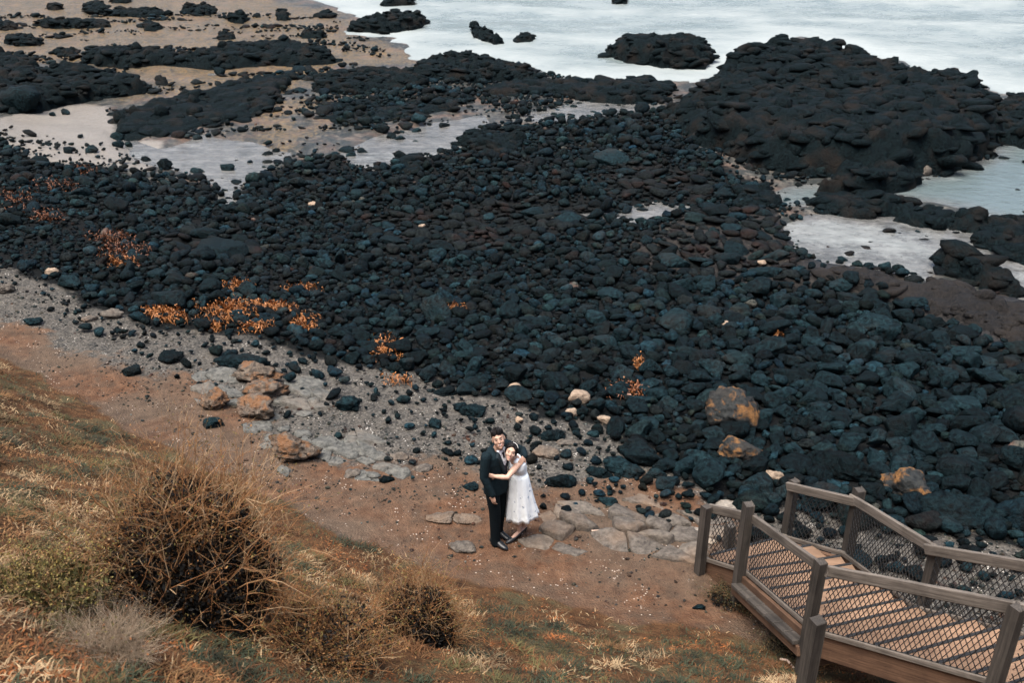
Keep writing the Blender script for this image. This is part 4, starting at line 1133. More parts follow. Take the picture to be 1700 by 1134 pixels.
def attr_mat(name, rough=0.7, trans=0.0):
    m, nt, n, l, p = new_mat(name); k = NT(m)
    c = k.mix(k.noise(25, 3), k.attr("tint", "Color"), (0, 0, 0))
    c = k.mix(0.75, c, k.attr("tint", "Color"))
    l.new(c, p.inputs["Base Color"]); p.inputs["Roughness"].default_value = rough
    p.inputs["Specular IOR Level"].default_value = 0.2
    return m
M['twig'] = attr_mat('dry_twigs'); M['leaf'] = attr_mat('bush_leaves'); M['blade'] = attr_mat('grass_blades', 0.8)

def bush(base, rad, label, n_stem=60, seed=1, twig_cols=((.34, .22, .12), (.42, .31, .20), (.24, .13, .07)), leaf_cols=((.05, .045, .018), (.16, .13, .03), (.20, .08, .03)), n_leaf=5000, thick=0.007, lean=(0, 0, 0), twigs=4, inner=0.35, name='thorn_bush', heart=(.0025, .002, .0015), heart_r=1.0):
    g = np.random.default_rng(seed)
    ax, ay, az = rad
    segs, cols = [], []
    tips = []
    def path(p, d, L, r, nseg, jit, col, lvl):
        st = L / nseg; pts = [p]
        for k in range(nseg):
            d = d + g.normal(size=3) * jit; d /= np.linalg.norm(d)
            q = p + d * st
            ra, rb = r * (1 - .75 * k / nseg), r * (1 - .75 * (k + 1) / nseg)
            segs.append((p, q, ra, rb)); cols.append(col)
            p = q; pts.append(p)
            if lvl < 2 and k >= 1:
                for _ in range(g.poisson(twigs * (0.55 if lvl == 0 else 0.32))):
                    dd = d * 0.8 + g.normal(size=3) * 0.60 + np.array([0, 0, .28]); dd /= np.linalg.norm(dd)
                    path(p, dd, L * g.uniform(.22, .45), ra * .72, 3 if lvl == 0 else 2, .25, tuple(np.array(twig_cols[g.integers(len(twig_cols))]) * g.uniform(.6, 1.15)), lvl + 1)
        tips.append(p)
    for s in range(n_stem):
        th = g.uniform(0, 2 * math.pi); ph = math.acos(g.uniform(0.0, 1.0) ** 0.9)
        tgt = np.array([ax * math.sin(ph) * math.cos(th), ay * math.sin(ph) * math.sin(th), az * math.cos(ph)]) * g.uniform(.75, 1.05) + np.array(lean) * g.random()
        b0 = np.array([g.normal() * ax * .22, g.normal() * ay * .22, -0.05])
        d = tgt - b0; L = np.linalg.norm(d)
        path(b0, d / L + np.array([0, 0, .25]), L, thick * g.uniform(.6, 1.3), 6, .13, tuple(np.array(twig_cols[g.integers(len(twig_cols))]) * g.uniform(.6, 1.15)), 0)
    root = empty(name, tuple(base))
    tag(root, label, 'bush')
    segs = [s_ for s_ in segs]
    V, F = tubes(segs)
    T = np.repeat(np.array(cols), 6, 0)
    link('twigs', mesh_np('twigs', V, F, M['twig'], True, {'tint': T}), root)
    # small leaves: dense heart litter blackened to paint its inner shade, sparse live ones outside
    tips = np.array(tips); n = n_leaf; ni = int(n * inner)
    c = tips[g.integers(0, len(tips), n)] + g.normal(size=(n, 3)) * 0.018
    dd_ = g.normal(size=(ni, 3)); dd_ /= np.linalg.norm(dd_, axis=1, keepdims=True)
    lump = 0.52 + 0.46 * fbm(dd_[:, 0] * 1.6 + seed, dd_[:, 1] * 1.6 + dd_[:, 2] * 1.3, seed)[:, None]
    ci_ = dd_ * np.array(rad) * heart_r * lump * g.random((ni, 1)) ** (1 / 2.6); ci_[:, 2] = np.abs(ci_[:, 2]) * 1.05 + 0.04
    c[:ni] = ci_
    a = g.normal(size=(n, 3)); a /= np.linalg.norm(a, axis=1, keepdims=True)
    b = np.cross(a, g.normal(size=(n, 3))); b /= np.linalg.norm(b, axis=1, keepdims=True)
    s = g.uniform(.0035, .008, (n, 1)); s[:ni] = g.uniform(.008, .018, (ni, 1))
    V = np.stack([c - a * s * 1.5, c + b * s * .7, c + a * s * 1.5, c - b * s * .7], 1).reshape(-1, 3)
    lc = np.array(leaf_cols)
    ci = g.integers(0, len(lc), n)
    C_ = lc[ci] * g.uniform(.6, 1.3, (n, 1))
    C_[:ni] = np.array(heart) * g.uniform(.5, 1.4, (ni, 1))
    link('leaves', mesh_np('leaves', V, np.arange(4 * n).reshape(n, 4), M['leaf'], False, {'tint': np.repeat(C_, 4, 0)}), root)
    return root

TW = ((.26, .145, .068), (.38, .255, .145), (.21, .092, .036), (.27, .125, .048))
LF = ((.14, .10, .030), (.20, .085, .028), (.23, .115, .042), (.11, .09, .025))
b1 = hit(320, 1010)
bush(b1, (0.92, 0.72, 1.28), 'big tangled dry thorn bush with a dark hollow heart on the hillside', n_stem=190, seed=3, n_leaf=46000, thick=0.0105, twigs=4.0, twig_cols=TW, inner=.86, leaf_cols=LF)
b2 = hit(540, 1095)
bush(b2, (0.70, 0.48, 0.55), 'low tan thorny growth spreading beside the big thorn bush', n_stem=100, seed=4, n_leaf=7000, thick=0.006, twigs=3.6, twig_cols=TW, inner=.3, leaf_cols=LF)
b3 = hit(695, 1060)
bush(b3, (0.56, 0.45, 0.66), 'smaller round dry bush with a black centre, below the couple', n_stem=170, seed=5, n_leaf=24000, thick=0.006, twigs=4.0, twig_cols=TW, inner=.85, leaf_cols=LF, heart_r=.9)
b4 = hit(70, 1000)
bush(b4, (0.58, 0.42, 0.30), 'yellow green leafy shrub at the photo edge beside the big thorn bush', n_stem=50, seed=6, n_leaf=9000, thick=0.004, twigs=4, heart=(.05, .045, .012), leaf_cols=((.09, .075, .025), (.22, .165, .045), (.17, .14, .045), (.24, .15, .07)), twig_cols=TW, name='leafy_shrub')
b5 = hit(190, 1085)
bush(b5, (0.42, 0.34, 0.22), 'straw coloured tussock of dead grass at the foot of the thorn bush', n_stem=260, seed=7, n_leaf=300, inner=0.0, thick=0.003, twigs=2, twig_cols=((.30, .22, .15), (.22, .165, .11), (.36, .28, .20)), name='grass_tussock')
p6 = np.array([6.1, 7.9, 0]); p6[2] = gz1(6.1, 7.9)
bush(p6, (0.9, 0.8, 0.75), 'sparse dry bush growing behind the far handrail', n_stem=80, seed=8, n_leaf=800, inner=0.1, thick=0.006, twigs=4, twig_cols=((.30, .23, .17), (.38, .31, .24), (.20, .14, .10)))
p7 = hit(1225, 1000)
bush(p7, (0.50, 0.32, 0.10), 'dark low weeds in the shade at the foot of the stairs', n_stem=90, seed=21, n_leaf=5000, thick=0.003, twigs=3, inner=.3, twig_cols=((.10, .075, .04), (.16, .11, .06)), leaf_cols=((.05, .055, .025), (.09, .07, .03), (.12, .06, .025)), name='weed_patch')
p8 = hit(1330, 1085)
bush(p8, (0.60, 0.40, 0.12), 'grey green weeds on the slope under the middle flight of stairs', n_stem=90, seed=22, n_leaf=5000, thick=0.003, twigs=3, inner=.3, twig_cols=((.12, .09, .05), (.20, .15, .09)), leaf_cols=((.06, .065, .035), (.09, .085, .045), (.14, .09, .04)), name='weed_patch')
M['stick'] = simple_mat('bleached_wood', (0.42, 0.30, 0.23), 0.8, 0.2)
def stick(pts, r, label):
    P_ = [hit(u, v) + np.array([0, 0, r * (1.2 + 2 * (k % 2))]) for k, (u, v) in enumerate(pts)]
    V, Fq = tubes([(P_[k], P_[k + 1], r * (1 - .12 * k), r * (1 - .12 * (k + 1))) for k in range(len(P_) - 1)], 6)
    o = link('stick', mesh_np('stick', V - P_[0], Fq, M['stick'], True), loc=tuple(P_[0]))
    tag(o, label, 'stick')
stick([(905, 799), (911, 803), (910, 808), (905, 813)], 0.008, 'small curved pinkish twig lying on the earth beside the skirt')
stick([(1296, 1098), (1306, 1104), (1318, 1114)], 0.016, 'pale weathered stick on the grass below the stairs')
stick([(982, 884), (1000, 887), (1012, 886)], 0.012, 'reddish driftwood sliver on the tan bedrock')

# ---- grass and ground cover of the hillside
def hill_cover():
    g = np.random.default_rng(77)
    n = 330000
    y = g.uniform(2.5, 16.5, n) ; x = (2 * g.random(n) - 1) * (0.56 * y + 1.2)
    q = (toe(x) - y) * 0.83
    edge = q + 0.7 * (fbm(x * 1.4, y * 1.4, 32) - 0.5)
    m = (edge > -0.05) & (g.random(n) < np.clip(0.25 + edge, 0, 1))
    x, y = x[m], y[m]
    z = ground_z(x, y)
    m = in_view(x, y, z, 60, 60); x, y, z = x[m], y[m], z[m]
    # tussocks: dense little clumps standing above the mat
    nt = 240; k_ = g.choice(len(x), nt, replace=False)
    cx = np.repeat(x[k_], 170) + g.normal(size=nt * 170) * 0.075; cy = np.repeat(y[k_], 170) + g.normal(size=nt * 170) * 0.06
    n_mat = len(x); x = np.concatenate([x, cx]); y = np.concatenate([y, cy]); z = np.concatenate([z, ground_z(cx, cy)])
    tus = np.arange(len(x)) >= n_mat; tid = np.concatenate([np.zeros(n_mat, int), np.repeat(np.arange(nt), 170)])
    # keep clear of the stairs' shade and bare tracks
    bare = fbm(x * 0.9 + 3, y * 1.6, 71)
    m = tus | (g.random(len(x)) < 0.18 + 0.82 * sstep(0.36, 0.50, bare)); x, y, z, tus, tid = x[m], y[m], z[m], tus[m], tid[m]
    n = len(x)
    zone = fbm(x * 1.7, y * 1.7, 72, 5); zone2 = fbm(x * 2.0 + 9, y * 2.0, 73); red = fbm(x * 1.9 + 4, y * 1.9 - 8, 74, 5)
    pal = np.array([(.150, .080, .033), (.095, .044, .018), (.25, .175, .098), (.030, .036, .020), (.064, .055, .021), (.150, .050, .016), (.20, .070, .020)])
    r = g.random(n)
    pale = sstep(.46, .60, zone2); ci = np.where(r < .75 * pale, 2, np.where(r < .35 + .4 * pale, 0, 1))
    gm = (zone > .52) & (g.random(n) < sstep(.50, .62, zone) * .95); ci = np.where(gm, np.where(g.random(n) < .65, 3, 4), ci)
    rm = (g.random(n) < .06 + sstep(.42, .66, red) * .42) & (x > -3.2); ci = np.where(rm & ~gm, np.where(g.random(n) < .6, 5, 6), ci)
    rm2 = (g.random(n) < .05); ci = np.where(rm2, 5, ci)
    tc = np.array([3, 4, 0, 1, 3, 4, 2, 3])[tid % 8]; ci = np.where(tus, np.where(g.random(n) < .8, tc, 1), ci)
    col = pal[ci] * g.uniform(.6, 1.25, (n, 1)) * (0.1 + 1.75 * fbm(x * 5.0, y * 5.0, 75, 3))[:, None]
    L = g.uniform(.018, .052, n) * np.where(ci >= 5, .55, 1) * np.where(ci == 2, 1.35, 1) * (0.35 + 1.9 * fbm(x * 5, y * 5, 76, 2) ** 1.5)
    L = np.where(tus, g.uniform(.05, .11, n), L)
    w = np.where(ci >= 5, .008, .0046) * g.uniform(.7, 1.3, n)
    th = g.uniform(0, 6.28, n)
    # blades lie over downhill
    dx = np.cos(th) + .12; dy = np.sin(th) + .10; dz = g.uniform(.25, 1.0, n)
    nn = np.sqrt(dx ** 2 + dy ** 2 + dz ** 2); D = np.stack([dx / nn, dy / nn, dz / nn], 1)
    Sd = np.stack([-np.sin(th), np.cos(th), g.uniform(-.3, .3, n)], 1)
    P = np.stack([x, y, z - .006], 1)
    A = P - Sd * w[:, None]; B = P + Sd * w[:, None]
    Mi = P + D * (L * .6)[:, None]; C = Mi + Sd * (w * .8)[:, None]; E = Mi - Sd * (w * .8)[:, None]
    Tp = P + D * L[:, None] + np.stack([D[:, 0], D[:, 1], -0.6 * np.ones(n)], 1) * (L * .35)[:, None]
    V = np.stack([A, B, C, E, Tp], 1)
    i0 = np.arange(n) * 5
    F = np.concatenate([np.stack([i0, i0 + 1, i0 + 2], 1), np.stack([i0, i0 + 2, i0 + 3], 1), np.stack([i0 + 3, i0 + 2, i0 + 4], 1)])
    o = link('grass', mesh_np('grass', V.reshape(-1, 3), F, M['blade'], False, {'tint': np.repeat(col, 5, 0)}))
    tag(o, 'dry straw grass, dull green turf and rusty succulents on the hillside', None, None, 'stuff')
    print('blades', n)
hill_cover()
# ------------------------------------------------------------------ people
def ring_loft(bm, pts, radii, n=16, side=None):
    """closed tube with elliptical rings; radii: (across, through); side: preferred 'across' direction"""
    pts = [Vector(p) for p in pts]
    rings = []
    for i, p in enumerate(pts):
        d = (pts[min(i + 1, len(pts) - 1)] - pts[max(i - 1, 0)]).normalized()
        a = Vector(side) if side else (Vector((0, 0, 1)).cross(d) if abs(d.z) < .9 else Vector((1, 0, 0)))
        a = (a - d * a.dot(d)).normalized(); b = d.cross(a)
        ra, rb = radii[i] if isinstance(radii[i], tuple) else (radii[i], radii[i])
        rings.append([bm.verts.new(p + a * ra * math.cos(2 * math.pi * k / n) + b * rb * math.sin(2 * math.pi * k / n)) for k in range(n)])
    for r0, r1 in zip(rings, rings[1:]):
        for k in range(n): bm.faces.new((r0[k], r0[(k + 1) % n], r1[(k + 1) % n], r1[k]))
    bm.faces.new(rings[0][::-1]); bm.faces.new(rings[-1])
def ball(bm, c, r, R=None, sub=3):
    res = bmesh.ops.create_icosphere(bm, subdivisions=sub, radius=1.0)
    for v in res['verts']:
        p = Vector((v.co.x * r[0], v.co.y * r[1], v.co.z * r[2]))
        v.co = (R @ p if R else p) + Vector(c)
def limb(bm, pts, radii, side=None, n=14):
    ring_loft(bm, pts, radii, n, side)
    for p, r in ((pts[0], radii[0]), (pts[-1], radii[-1])):
        r = r if isinstance(r, tuple) else (r, r)
        m_ = min(r); ball(bm, p, (m_ * .98,) * 3, None, 2)
def fuse(bm, name, mat, parent=None, vox=0.008, smooth=6, loc=None):
    """union of the closed shapes as one continuous skin"""
    me = bpy.data.meshes.new(name + '_cage'); bmesh.ops.recalc_face_normals(bm, faces=bm.faces); bm.to_mesh(me); bm.free()
    t = bpy.data.objects.new('cage', me); COL.objects.link(t)
    m = t.modifiers.new('r', 'REMESH'); m.mode = 'VOXEL'; m.voxel_size = vox
    s = t.modifiers.new('s', 'SMOOTH'); s.iterations = smooth; s.factor = 0.5
    dg = bpy.context.evaluated_depsgraph_get(); dg.update()
    out = bpy.data.meshes.new_from_object(t.evaluated_get(dg))
    bpy.data.objects.remove(t); bpy.data.meshes.remove(me)
    out.name = name
    for p in out.polygons: p.use_smooth = True
    out.materials.clear(); out.materials.append(mat)
    o = link(name, out, parent)
    return o
M['skin'] = simple_mat('skin', (0.40, 0.240, 0.170), 0.6, 0.06, 12, 0.35)
M['skin_f'] = simple_mat('skin_fair', (0.45, 0.285, 0.212), 0.6, 0.05, 12, 0.35)
M['suit'] = simple_mat('navy_suit', (0.0055, 0.0125, 0.0165), 0.85, 0.25, 30, 0.12, 0.6, 11)
M['lapel'] = simple_mat('lapel_cloth', (0.012, 0.021, 0.027), 0.7, 0.2, 30, 0.3)
M['trouser'] = simple_mat('navy_trousers', (0.0035, 0.0065, 0.0085), 0.85, 0.25, 30, 0.1)
M['shirt'] = simple_mat('white_shirt', (0.70, 0.70, 0.73), 0.7, 0.05)
M['tie'] = simple_mat('dark_tie', (0.012, 0.010, 0.020), 0.5, 0.2)
M['hair'] = simple_mat('black_hair', (0.006, 0.005, 0.005), 0.6, 0.3, 40, 0.2)
M['shoe'] = simple_mat('black_leather', (0.010, 0.012, 0.014), 0.35, 0.2)
M['eye'] = simple_mat('dark_eye', (0.05, 0.032, 0.026), 0.4)
M['brow'] = simple_mat('eyebrow', (0.09, 0.06, 0.045), 0.7)
M['lip'] = simple_mat('lips', (0.48, 0.20, 0.16), 0.45)
M['teeth'] = simple_mat('teeth', (0.60, 0.56, 0.50), 0.35, 0.03)
M['metal'] = simple_mat('thin_metal_frame', (0.25, 0.22, 0.20), 0.35)
M['band'] = simple_mat('white_headband', (0.85, 0.83, 0.78), 0.4, 0.05)
def dress_mat():
    m, nt, n, l, p = new_mat('floral_dress'); k = NT(m)
    v = k.noise(30, 3, out="Color")
    pos = k.mix(0.03, k.pos, v)
    d = k.vor(13.0, 'F1', pos); col = k.vor(13.0, 'F1', pos, "Color")
    sp = n.new("ShaderNodeSeparateColor"); l.new(col, sp.inputs[0])
    spot = k.math('MULTIPLY', k.ramp(d, [(0.20, 1.0), (0.30, 0.0)]), k.ramp(sp.outputs[0], [(0.45, 0.0), (0.47, 1.0)]))
    spot = k.math('MULTIPLY', spot, k.ramp(k.noise(70, 3), [(0.46, 0.0), (0.54, 1.0)]))
    blue = k.mix(sp.outputs[1], (0.09, 0.13, 0.24), (0.32, 0.40, 0.48))
    d2 = k.vor(16.0, 'F1', pos)
    pale = k.math('MULTIPLY', k.ramp(d2, [(0.12, 0.5), (0.22, 0.0)]), k.ramp(k.noise(8, 2), [(0.5, 0.0), (0.6, 1.0)]))
    c = k.mix(pale, (0.82, 0.86, 0.87), (0.52, 0.60, 0.65))
    c = k.mix(spot, c, blue)
    l.new(c, p.inputs["Base Color"]); p.inputs["Roughness"].default_value = 0.75; p.inputs["Specular IOR Level"].default_value = 0.2
    l.new(k.bump(k.noise(16, 3), 0.35, 0.02), p.inputs["Normal"])
    return m
M['dress'] = dress_mat()

def part_ball(name, c, r, R, mat, parent, sub=2):
    bm = bmesh.new(); ball(bm, c, r, R, sub); return bm_obj(name, bm, M[mat], parent, True)
def strip_tube(name, pts, r, mat, parent, n=6):
    bm = bmesh.new(); ring_loft(bm, pts, [r] * len(pts), n); return bm_obj(name, bm, M[mat], parent, True)
def hand(bm, wrist, dirv, palmn, thumb_side, s=1.0, curl=0.5):
    """palm and five bent fingers; palmn points out of the palm"""
    d = Vector(dirv).normalized(); nrm = Vector(palmn); nrm = (nrm - d * nrm.dot(d)).normalized(); a = d.cross(nrm) * thumb_side
    w = Vector(wrist)
    ring_loft(bm, [w - d * .03 * s, w + d * .02 * s, w + d * .055 * s, w + d * .088 * s], [(.026 * s, .020 * s), (.034 * s, .017 * s), (.041 * s, .015 * s), (.038 * s, .012 * s)], 12, a)
    for k, (off, L) in enumerate(((.030, .066), (.010, .076), (-.010, .072), (-.029, .056))):
        p = w + d * .080 * s + a * off * s
        dd = d.copy(); pts = [p]
        for j in range(3):
            dd = (dd + nrm * curl * .75).normalized(); p = p + dd * L * s * (.45, .32, .23)[j]; pts.append(p)
        limb(bm, pts, [.0088 * s, .0085 * s, .0078 * s, .0065 * s], None, 8)
    p = w + d * .025 * s + a * .030 * s
    t1 = p + (d * .5 + a * .8 + nrm * .25).normalized() * .035 * s; t2 = t1 + (d * .9 + a * .25 + nrm * .4).normalized() * .032 * s
    limb(bm, [p, t1, t2], [.012 * s, .0105 * s, .008 * s], None, 8)

def head(bm, C, R, s=1.0, fem=False):
    T = lambda x, y, z: Vector(C) + R @ Vector((x * s, y * s, z * s))
    ball(bm, T(0, .012, .028), (.074 * s, .092 * s, .086 * s), R, 4)
    ball(bm, T(0, -.030, -.020), (.064 * s, .060 * s, .075 * s), R, 3)
    ball(bm, T(0, -.038, -.062), (.044 * s if fem else .050 * s, .048 * s, .046 * s), R, 3)
    ball(bm, T(0, -.070, -.094), (.020 * s, .018 * s, .016 * s), R, 2)
    for sx in (-1, 1):
        ball(bm, T(.036 * sx, -.062, -.022), (.026 * s, .024 * s, .026 * s), R, 2)
        ball(bm, T(.074 * sx, .012, -.005), (.010 * s, .018 * s, .029 * s), R, 2)
    ball(bm, T(0, -.078, .030), (.046 * s, .014 * s, .012 * s), R, 2)
    limb(bm, [T(0, -.084, .020), T(0, -.096, -.006), T(0, -.104, -.026)], [.008 * s, .010 * s, .012 * s], None, 8)
    for sx in (-1, 1): ball(bm, T(.011 * sx, -.090, -.028), (.008 * s, .008 * s, .007 * s), R, 2)
    return T
def face_bits(T, R, par, s, glasses=False, fem=False):
    for sx in (-1, 1):
        part_ball('eye', T(.030 * sx, -.083, .006), (.0125 * s, .007 * s, .0036 * s), R, 'eye', par)
        strip_tube('eyebrow', [T(.014 * sx, -.091, .026), T(.032 * sx, -.089, .033), T(.050 * sx, -.078, .027)], .0026 * s if not fem else .0022 * s, 'brow', par)
    mw = .030 if not fem else .024
    lips = strip_tube('mouth', [T(-mw, -.076, -.050), T(-mw * .5, -.089, -.059), T(0, -.093, -.062), T(mw * .5, -.089, -.059), T(mw, -.076, -.050)], .0032 * s, 'lip', par, 8)
    if not fem: strip_tube('teeth', [T(-mw * .7, -.084, -.051), T(0, -.0950, -.0575), T(mw * .7, -.084, -.051)], .0034 * s, 'teeth', lips, 6)
    if glasses:
        gl = None
        for sx in (-1, 1):
            pts = [T(.033 * sx + .025 * math.cos(t), -.098 + .010 * abs(.033 * sx + .025 * math.cos(t)) / .05, .004 + .017 * math.sin(t)) for t in np.linspace(0, 2 * math.pi, 17)]
            o = strip_tube('glasses_rim' if gl else 'glasses', pts, .0008 * s, 'metal', gl or par)
            gl = gl or o
            strip_tube('glasses_arm', [T(.058 * sx, -.088, .008), T(.078 * sx, .01, .008)], .0008 * s, 'metal', gl)

GZM = gz1(-0.2, 10.05)
# ---------------- the man
def build_man():
    Z = GZM + 0.012
    P = lambda x, y, z: Vector((x, y, z + Z))
    f = Vector((.78, -.62, 0)).normalized(); lt = Vector((-f.y, f.x, 0))     # facing, his left
    C = P(-.160, 10.0, 1.525)
    R = (Matrix.Rotation(math.radians(-13), 3, 'Y') @ Matrix.Rotation(math.radians(8), 3, 'Z') @ Matrix.Rotation(math.radians(-20), 3, 'X'))
    pel = P(-.195, 10.05, .90); che = P(-.195, 10.04, 1.22); nb = P(-.185, 10.03, 1.37)
    shR, shL = che + UP * .125 - lt * .180, che + UP * .125 + lt * .175
    elR, wrR = P(-.335, 9.865, 1.07), P(-.235, 9.83, .845)
    elL, wrL = P(.135, 10.20, 1.23), P(.150, 10.03, 1.265)
    hipR, hipL = pel - lt * .085, pel + lt * .085
    ftR, ftL = P(-.205, 9.95, .07), P(-.175, 10.14, .07)
    knR, knL = (hipR + ftR) / 2 + f * .02 + UP * .02, (hipL + ftL) / 2 + f * .02 + UP * .02
    bm = bmesh.new()
    T = head(bm, C, R, 1.0)
    limb(bm, [nb - UP * .03, T(0, .012, -.065)], [.060, .052])
    ring_loft(bm, [pel - UP * .06, pel + UP * .06, P(-.195, 10.05, 1.06), che + UP * .02, che + UP * .12, nb], [(.135, .09), (.13, .09), (.125, .085), (.15, .095), (.13, .08), (.06, .055)], 18, lt)
    for a, e, w in ((shR, elR, wrR), (shL, elL, wrL)): limb(bm, [a, e, w], [.042, .034, .025])
    for h, k_, t in ((hipR, knR, ftR), (hipL, knL, ftL)):
        limb(bm, [h, k_, t + UP * .02, t - UP * .03], [.072, .050, .034, .034])
        limb(bm, [t - UP * .03, t + f * .13 - UP * .035], [.032, .022])
    hand(bm, wrR + Vector((.004, -.004, -.02)), (.12, -.10, -1), Vector((.5, .8, 0)), -1, .95, .55)
    hand(bm, wrL + Vector((0, -.01, .0)), (-.45, -.80, -.25), Vector((-.6, .55, -.6)), 1, .95, .30)
    man = fuse(bm, 'person', M['skin'], vox=.0075, smooth=3)
    tag(man, 'man in dark navy suit and tie standing with an arm around the woman', 'person')
    face_bits(T, R, man, 1.0, True)
    # hair: swept up, short at the sides
    bm = bmesh.new()
    ball(bm, T(0, .026, .052), (.079, .092, .079), R, 4)
    ball(bm, T(0, .055, .0), (.072, .060, .062), R, 3)
    for i in range(26):
        a, b = random.uniform(-.055, .055), random.uniform(-.065, .07)
        p0 = T(a, b, .080); p1 = T(a * 1.15 + random.uniform(-.012, .02), b - .018, .138 + random.uniform(-.012, .012) - .9 * a * a / .1)
        limb(bm, [p0, (p0 + p1) / 2, p1], [.026, .021, .010], None, 8)
    ball(bm, T(0, -.030, .078), (.056, .040, .026), R, 3)
    hair = fuse(bm, 'hair', M['hair'], man, .006, 2)
    # trousers
    bm = bmesh.new()
    ring_loft(bm, [pel - UP * .10, pel, pel + UP * .12], [(.150, .105), (.158, .115), (.150, .105)], 18, lt)
    for h, k_, t in ((hipR, knR, ftR), (hipL, knL, ftL)):
        limb(bm, [h, h.lerp(k_, .5), k_, k_.lerp(t, .5), t + UP * .03, t - UP * .045 + f * .012], [(.092, .10), .086, .074, .068, .064, .066], lt)
    fuse(bm, 'trousers', M['trouser'], man, .009, 6)
    # jacket
    bm = bmesh.new()
    ring_loft(bm, [pel - UP * .135, pel - UP * .02, pel + UP * .10, P(-.195, 10.045, 1.08), che + UP * .0, che + UP * .09, che + UP * .145, nb + UP * .005, nb + UP * .035],
              [(.182, .135), (.180, .132), (.168, .122), (.165, .120), (.182, .125), (.178, .112), (.125, .085), (.068, .066), (.060, .058)], 22, lt)
    for a, e, w in ((shR, elR, wrR), (shL, elL, wrL)):
        limb(bm, [a, a.lerp(e, .5), e, e.lerp(w, .55), w], [.066, .062, .055, .049, .043])
    jk = fuse(bm, 'jacket', M['suit'], man, .008, 5)
    # shirt front, collar, tie, lapels lie on the chest
    fr = che + f * .128
    def chest(a, z, out=0.0): return P(-.195, 10.045, 0) - UP * Z + UP * (Z + z) * 1.0 + lt * a + f * ((.143 + out) - 1.4 * a * a - max(0, (z - 1.24)) * .36)
    def panel(name, pts, th, mat):
        bm = bmesh.new()
        A = [bm.verts.new(p + f * th) for p in pts]; B = [bm.verts.new(p - f * .02) for p in pts]
        n = len(pts); bm.faces.new(A); bm.faces.new(B[::-1])
        for k in range(n): bm.faces.new((A[k], B[k], B[(k + 1) % n], A[(k + 1) % n]))
        return bm_obj(name, bm, M[mat], man)
    panel('shirt', [chest(-.062, 1.375), chest(-.035, 1.25), chest(0, 1.09), chest(.035, 1.25), chest(.062, 1.375), chest(0, 1.385)], .004, 'shirt')
    panel('tie', [chest(-.016, 1.352), chest(-.012, 1.325), chest(-.024, 1.14), chest(0, 1.105), chest(.024, 1.14), chest(.012, 1.325), chest(.016, 1.352)], .012, 'tie')
    for sg in (-1, 1):
        panel('lapel', [chest(sg * .060, 1.385), chest(sg * .098, 1.32), chest(sg * .085, 1.27), chest(sg * .012, 1.06), chest(sg * .004, 1.075), chest(sg * .040, 1.26)], .013, 'lapel')
        panel('collar', [chest(sg * .012, 1.372), chest(sg * .048, 1.335), chest(sg * .066, 1.385), chest(sg * .05, 1.402)], .014, 'shirt')
    bm = bmesh.new(); limb(bm, [wrR + UP * .012, wrR - UP * .004], [.036, .034]); bm_obj('shirt_cuff', bm, M['shirt'], man, True)
    # shoes
    for t in (ftR, ftL):
        bm = bmesh.new()
        b0 = t - UP * .035
        sdv = Vector((-f.y, f.x, 0))
        ring_loft(bm, [b0 - f * .085, b0 - f * .06 + UP * .012, b0 + f * .02 + UP * .016, b0 + f * .10 - UP * .004, b0 + f * .165 - UP * .014, b0 + f * .195 - UP * .022],
                  [(.022, .020), (.040, .046), (.043, .052), (.046, .034), (.036, .024), (.012, .010)], 14, sdv)
        fuse(bm, 'shoe', M['shoe'], man, .007, 3)
    return man
man = build_man()

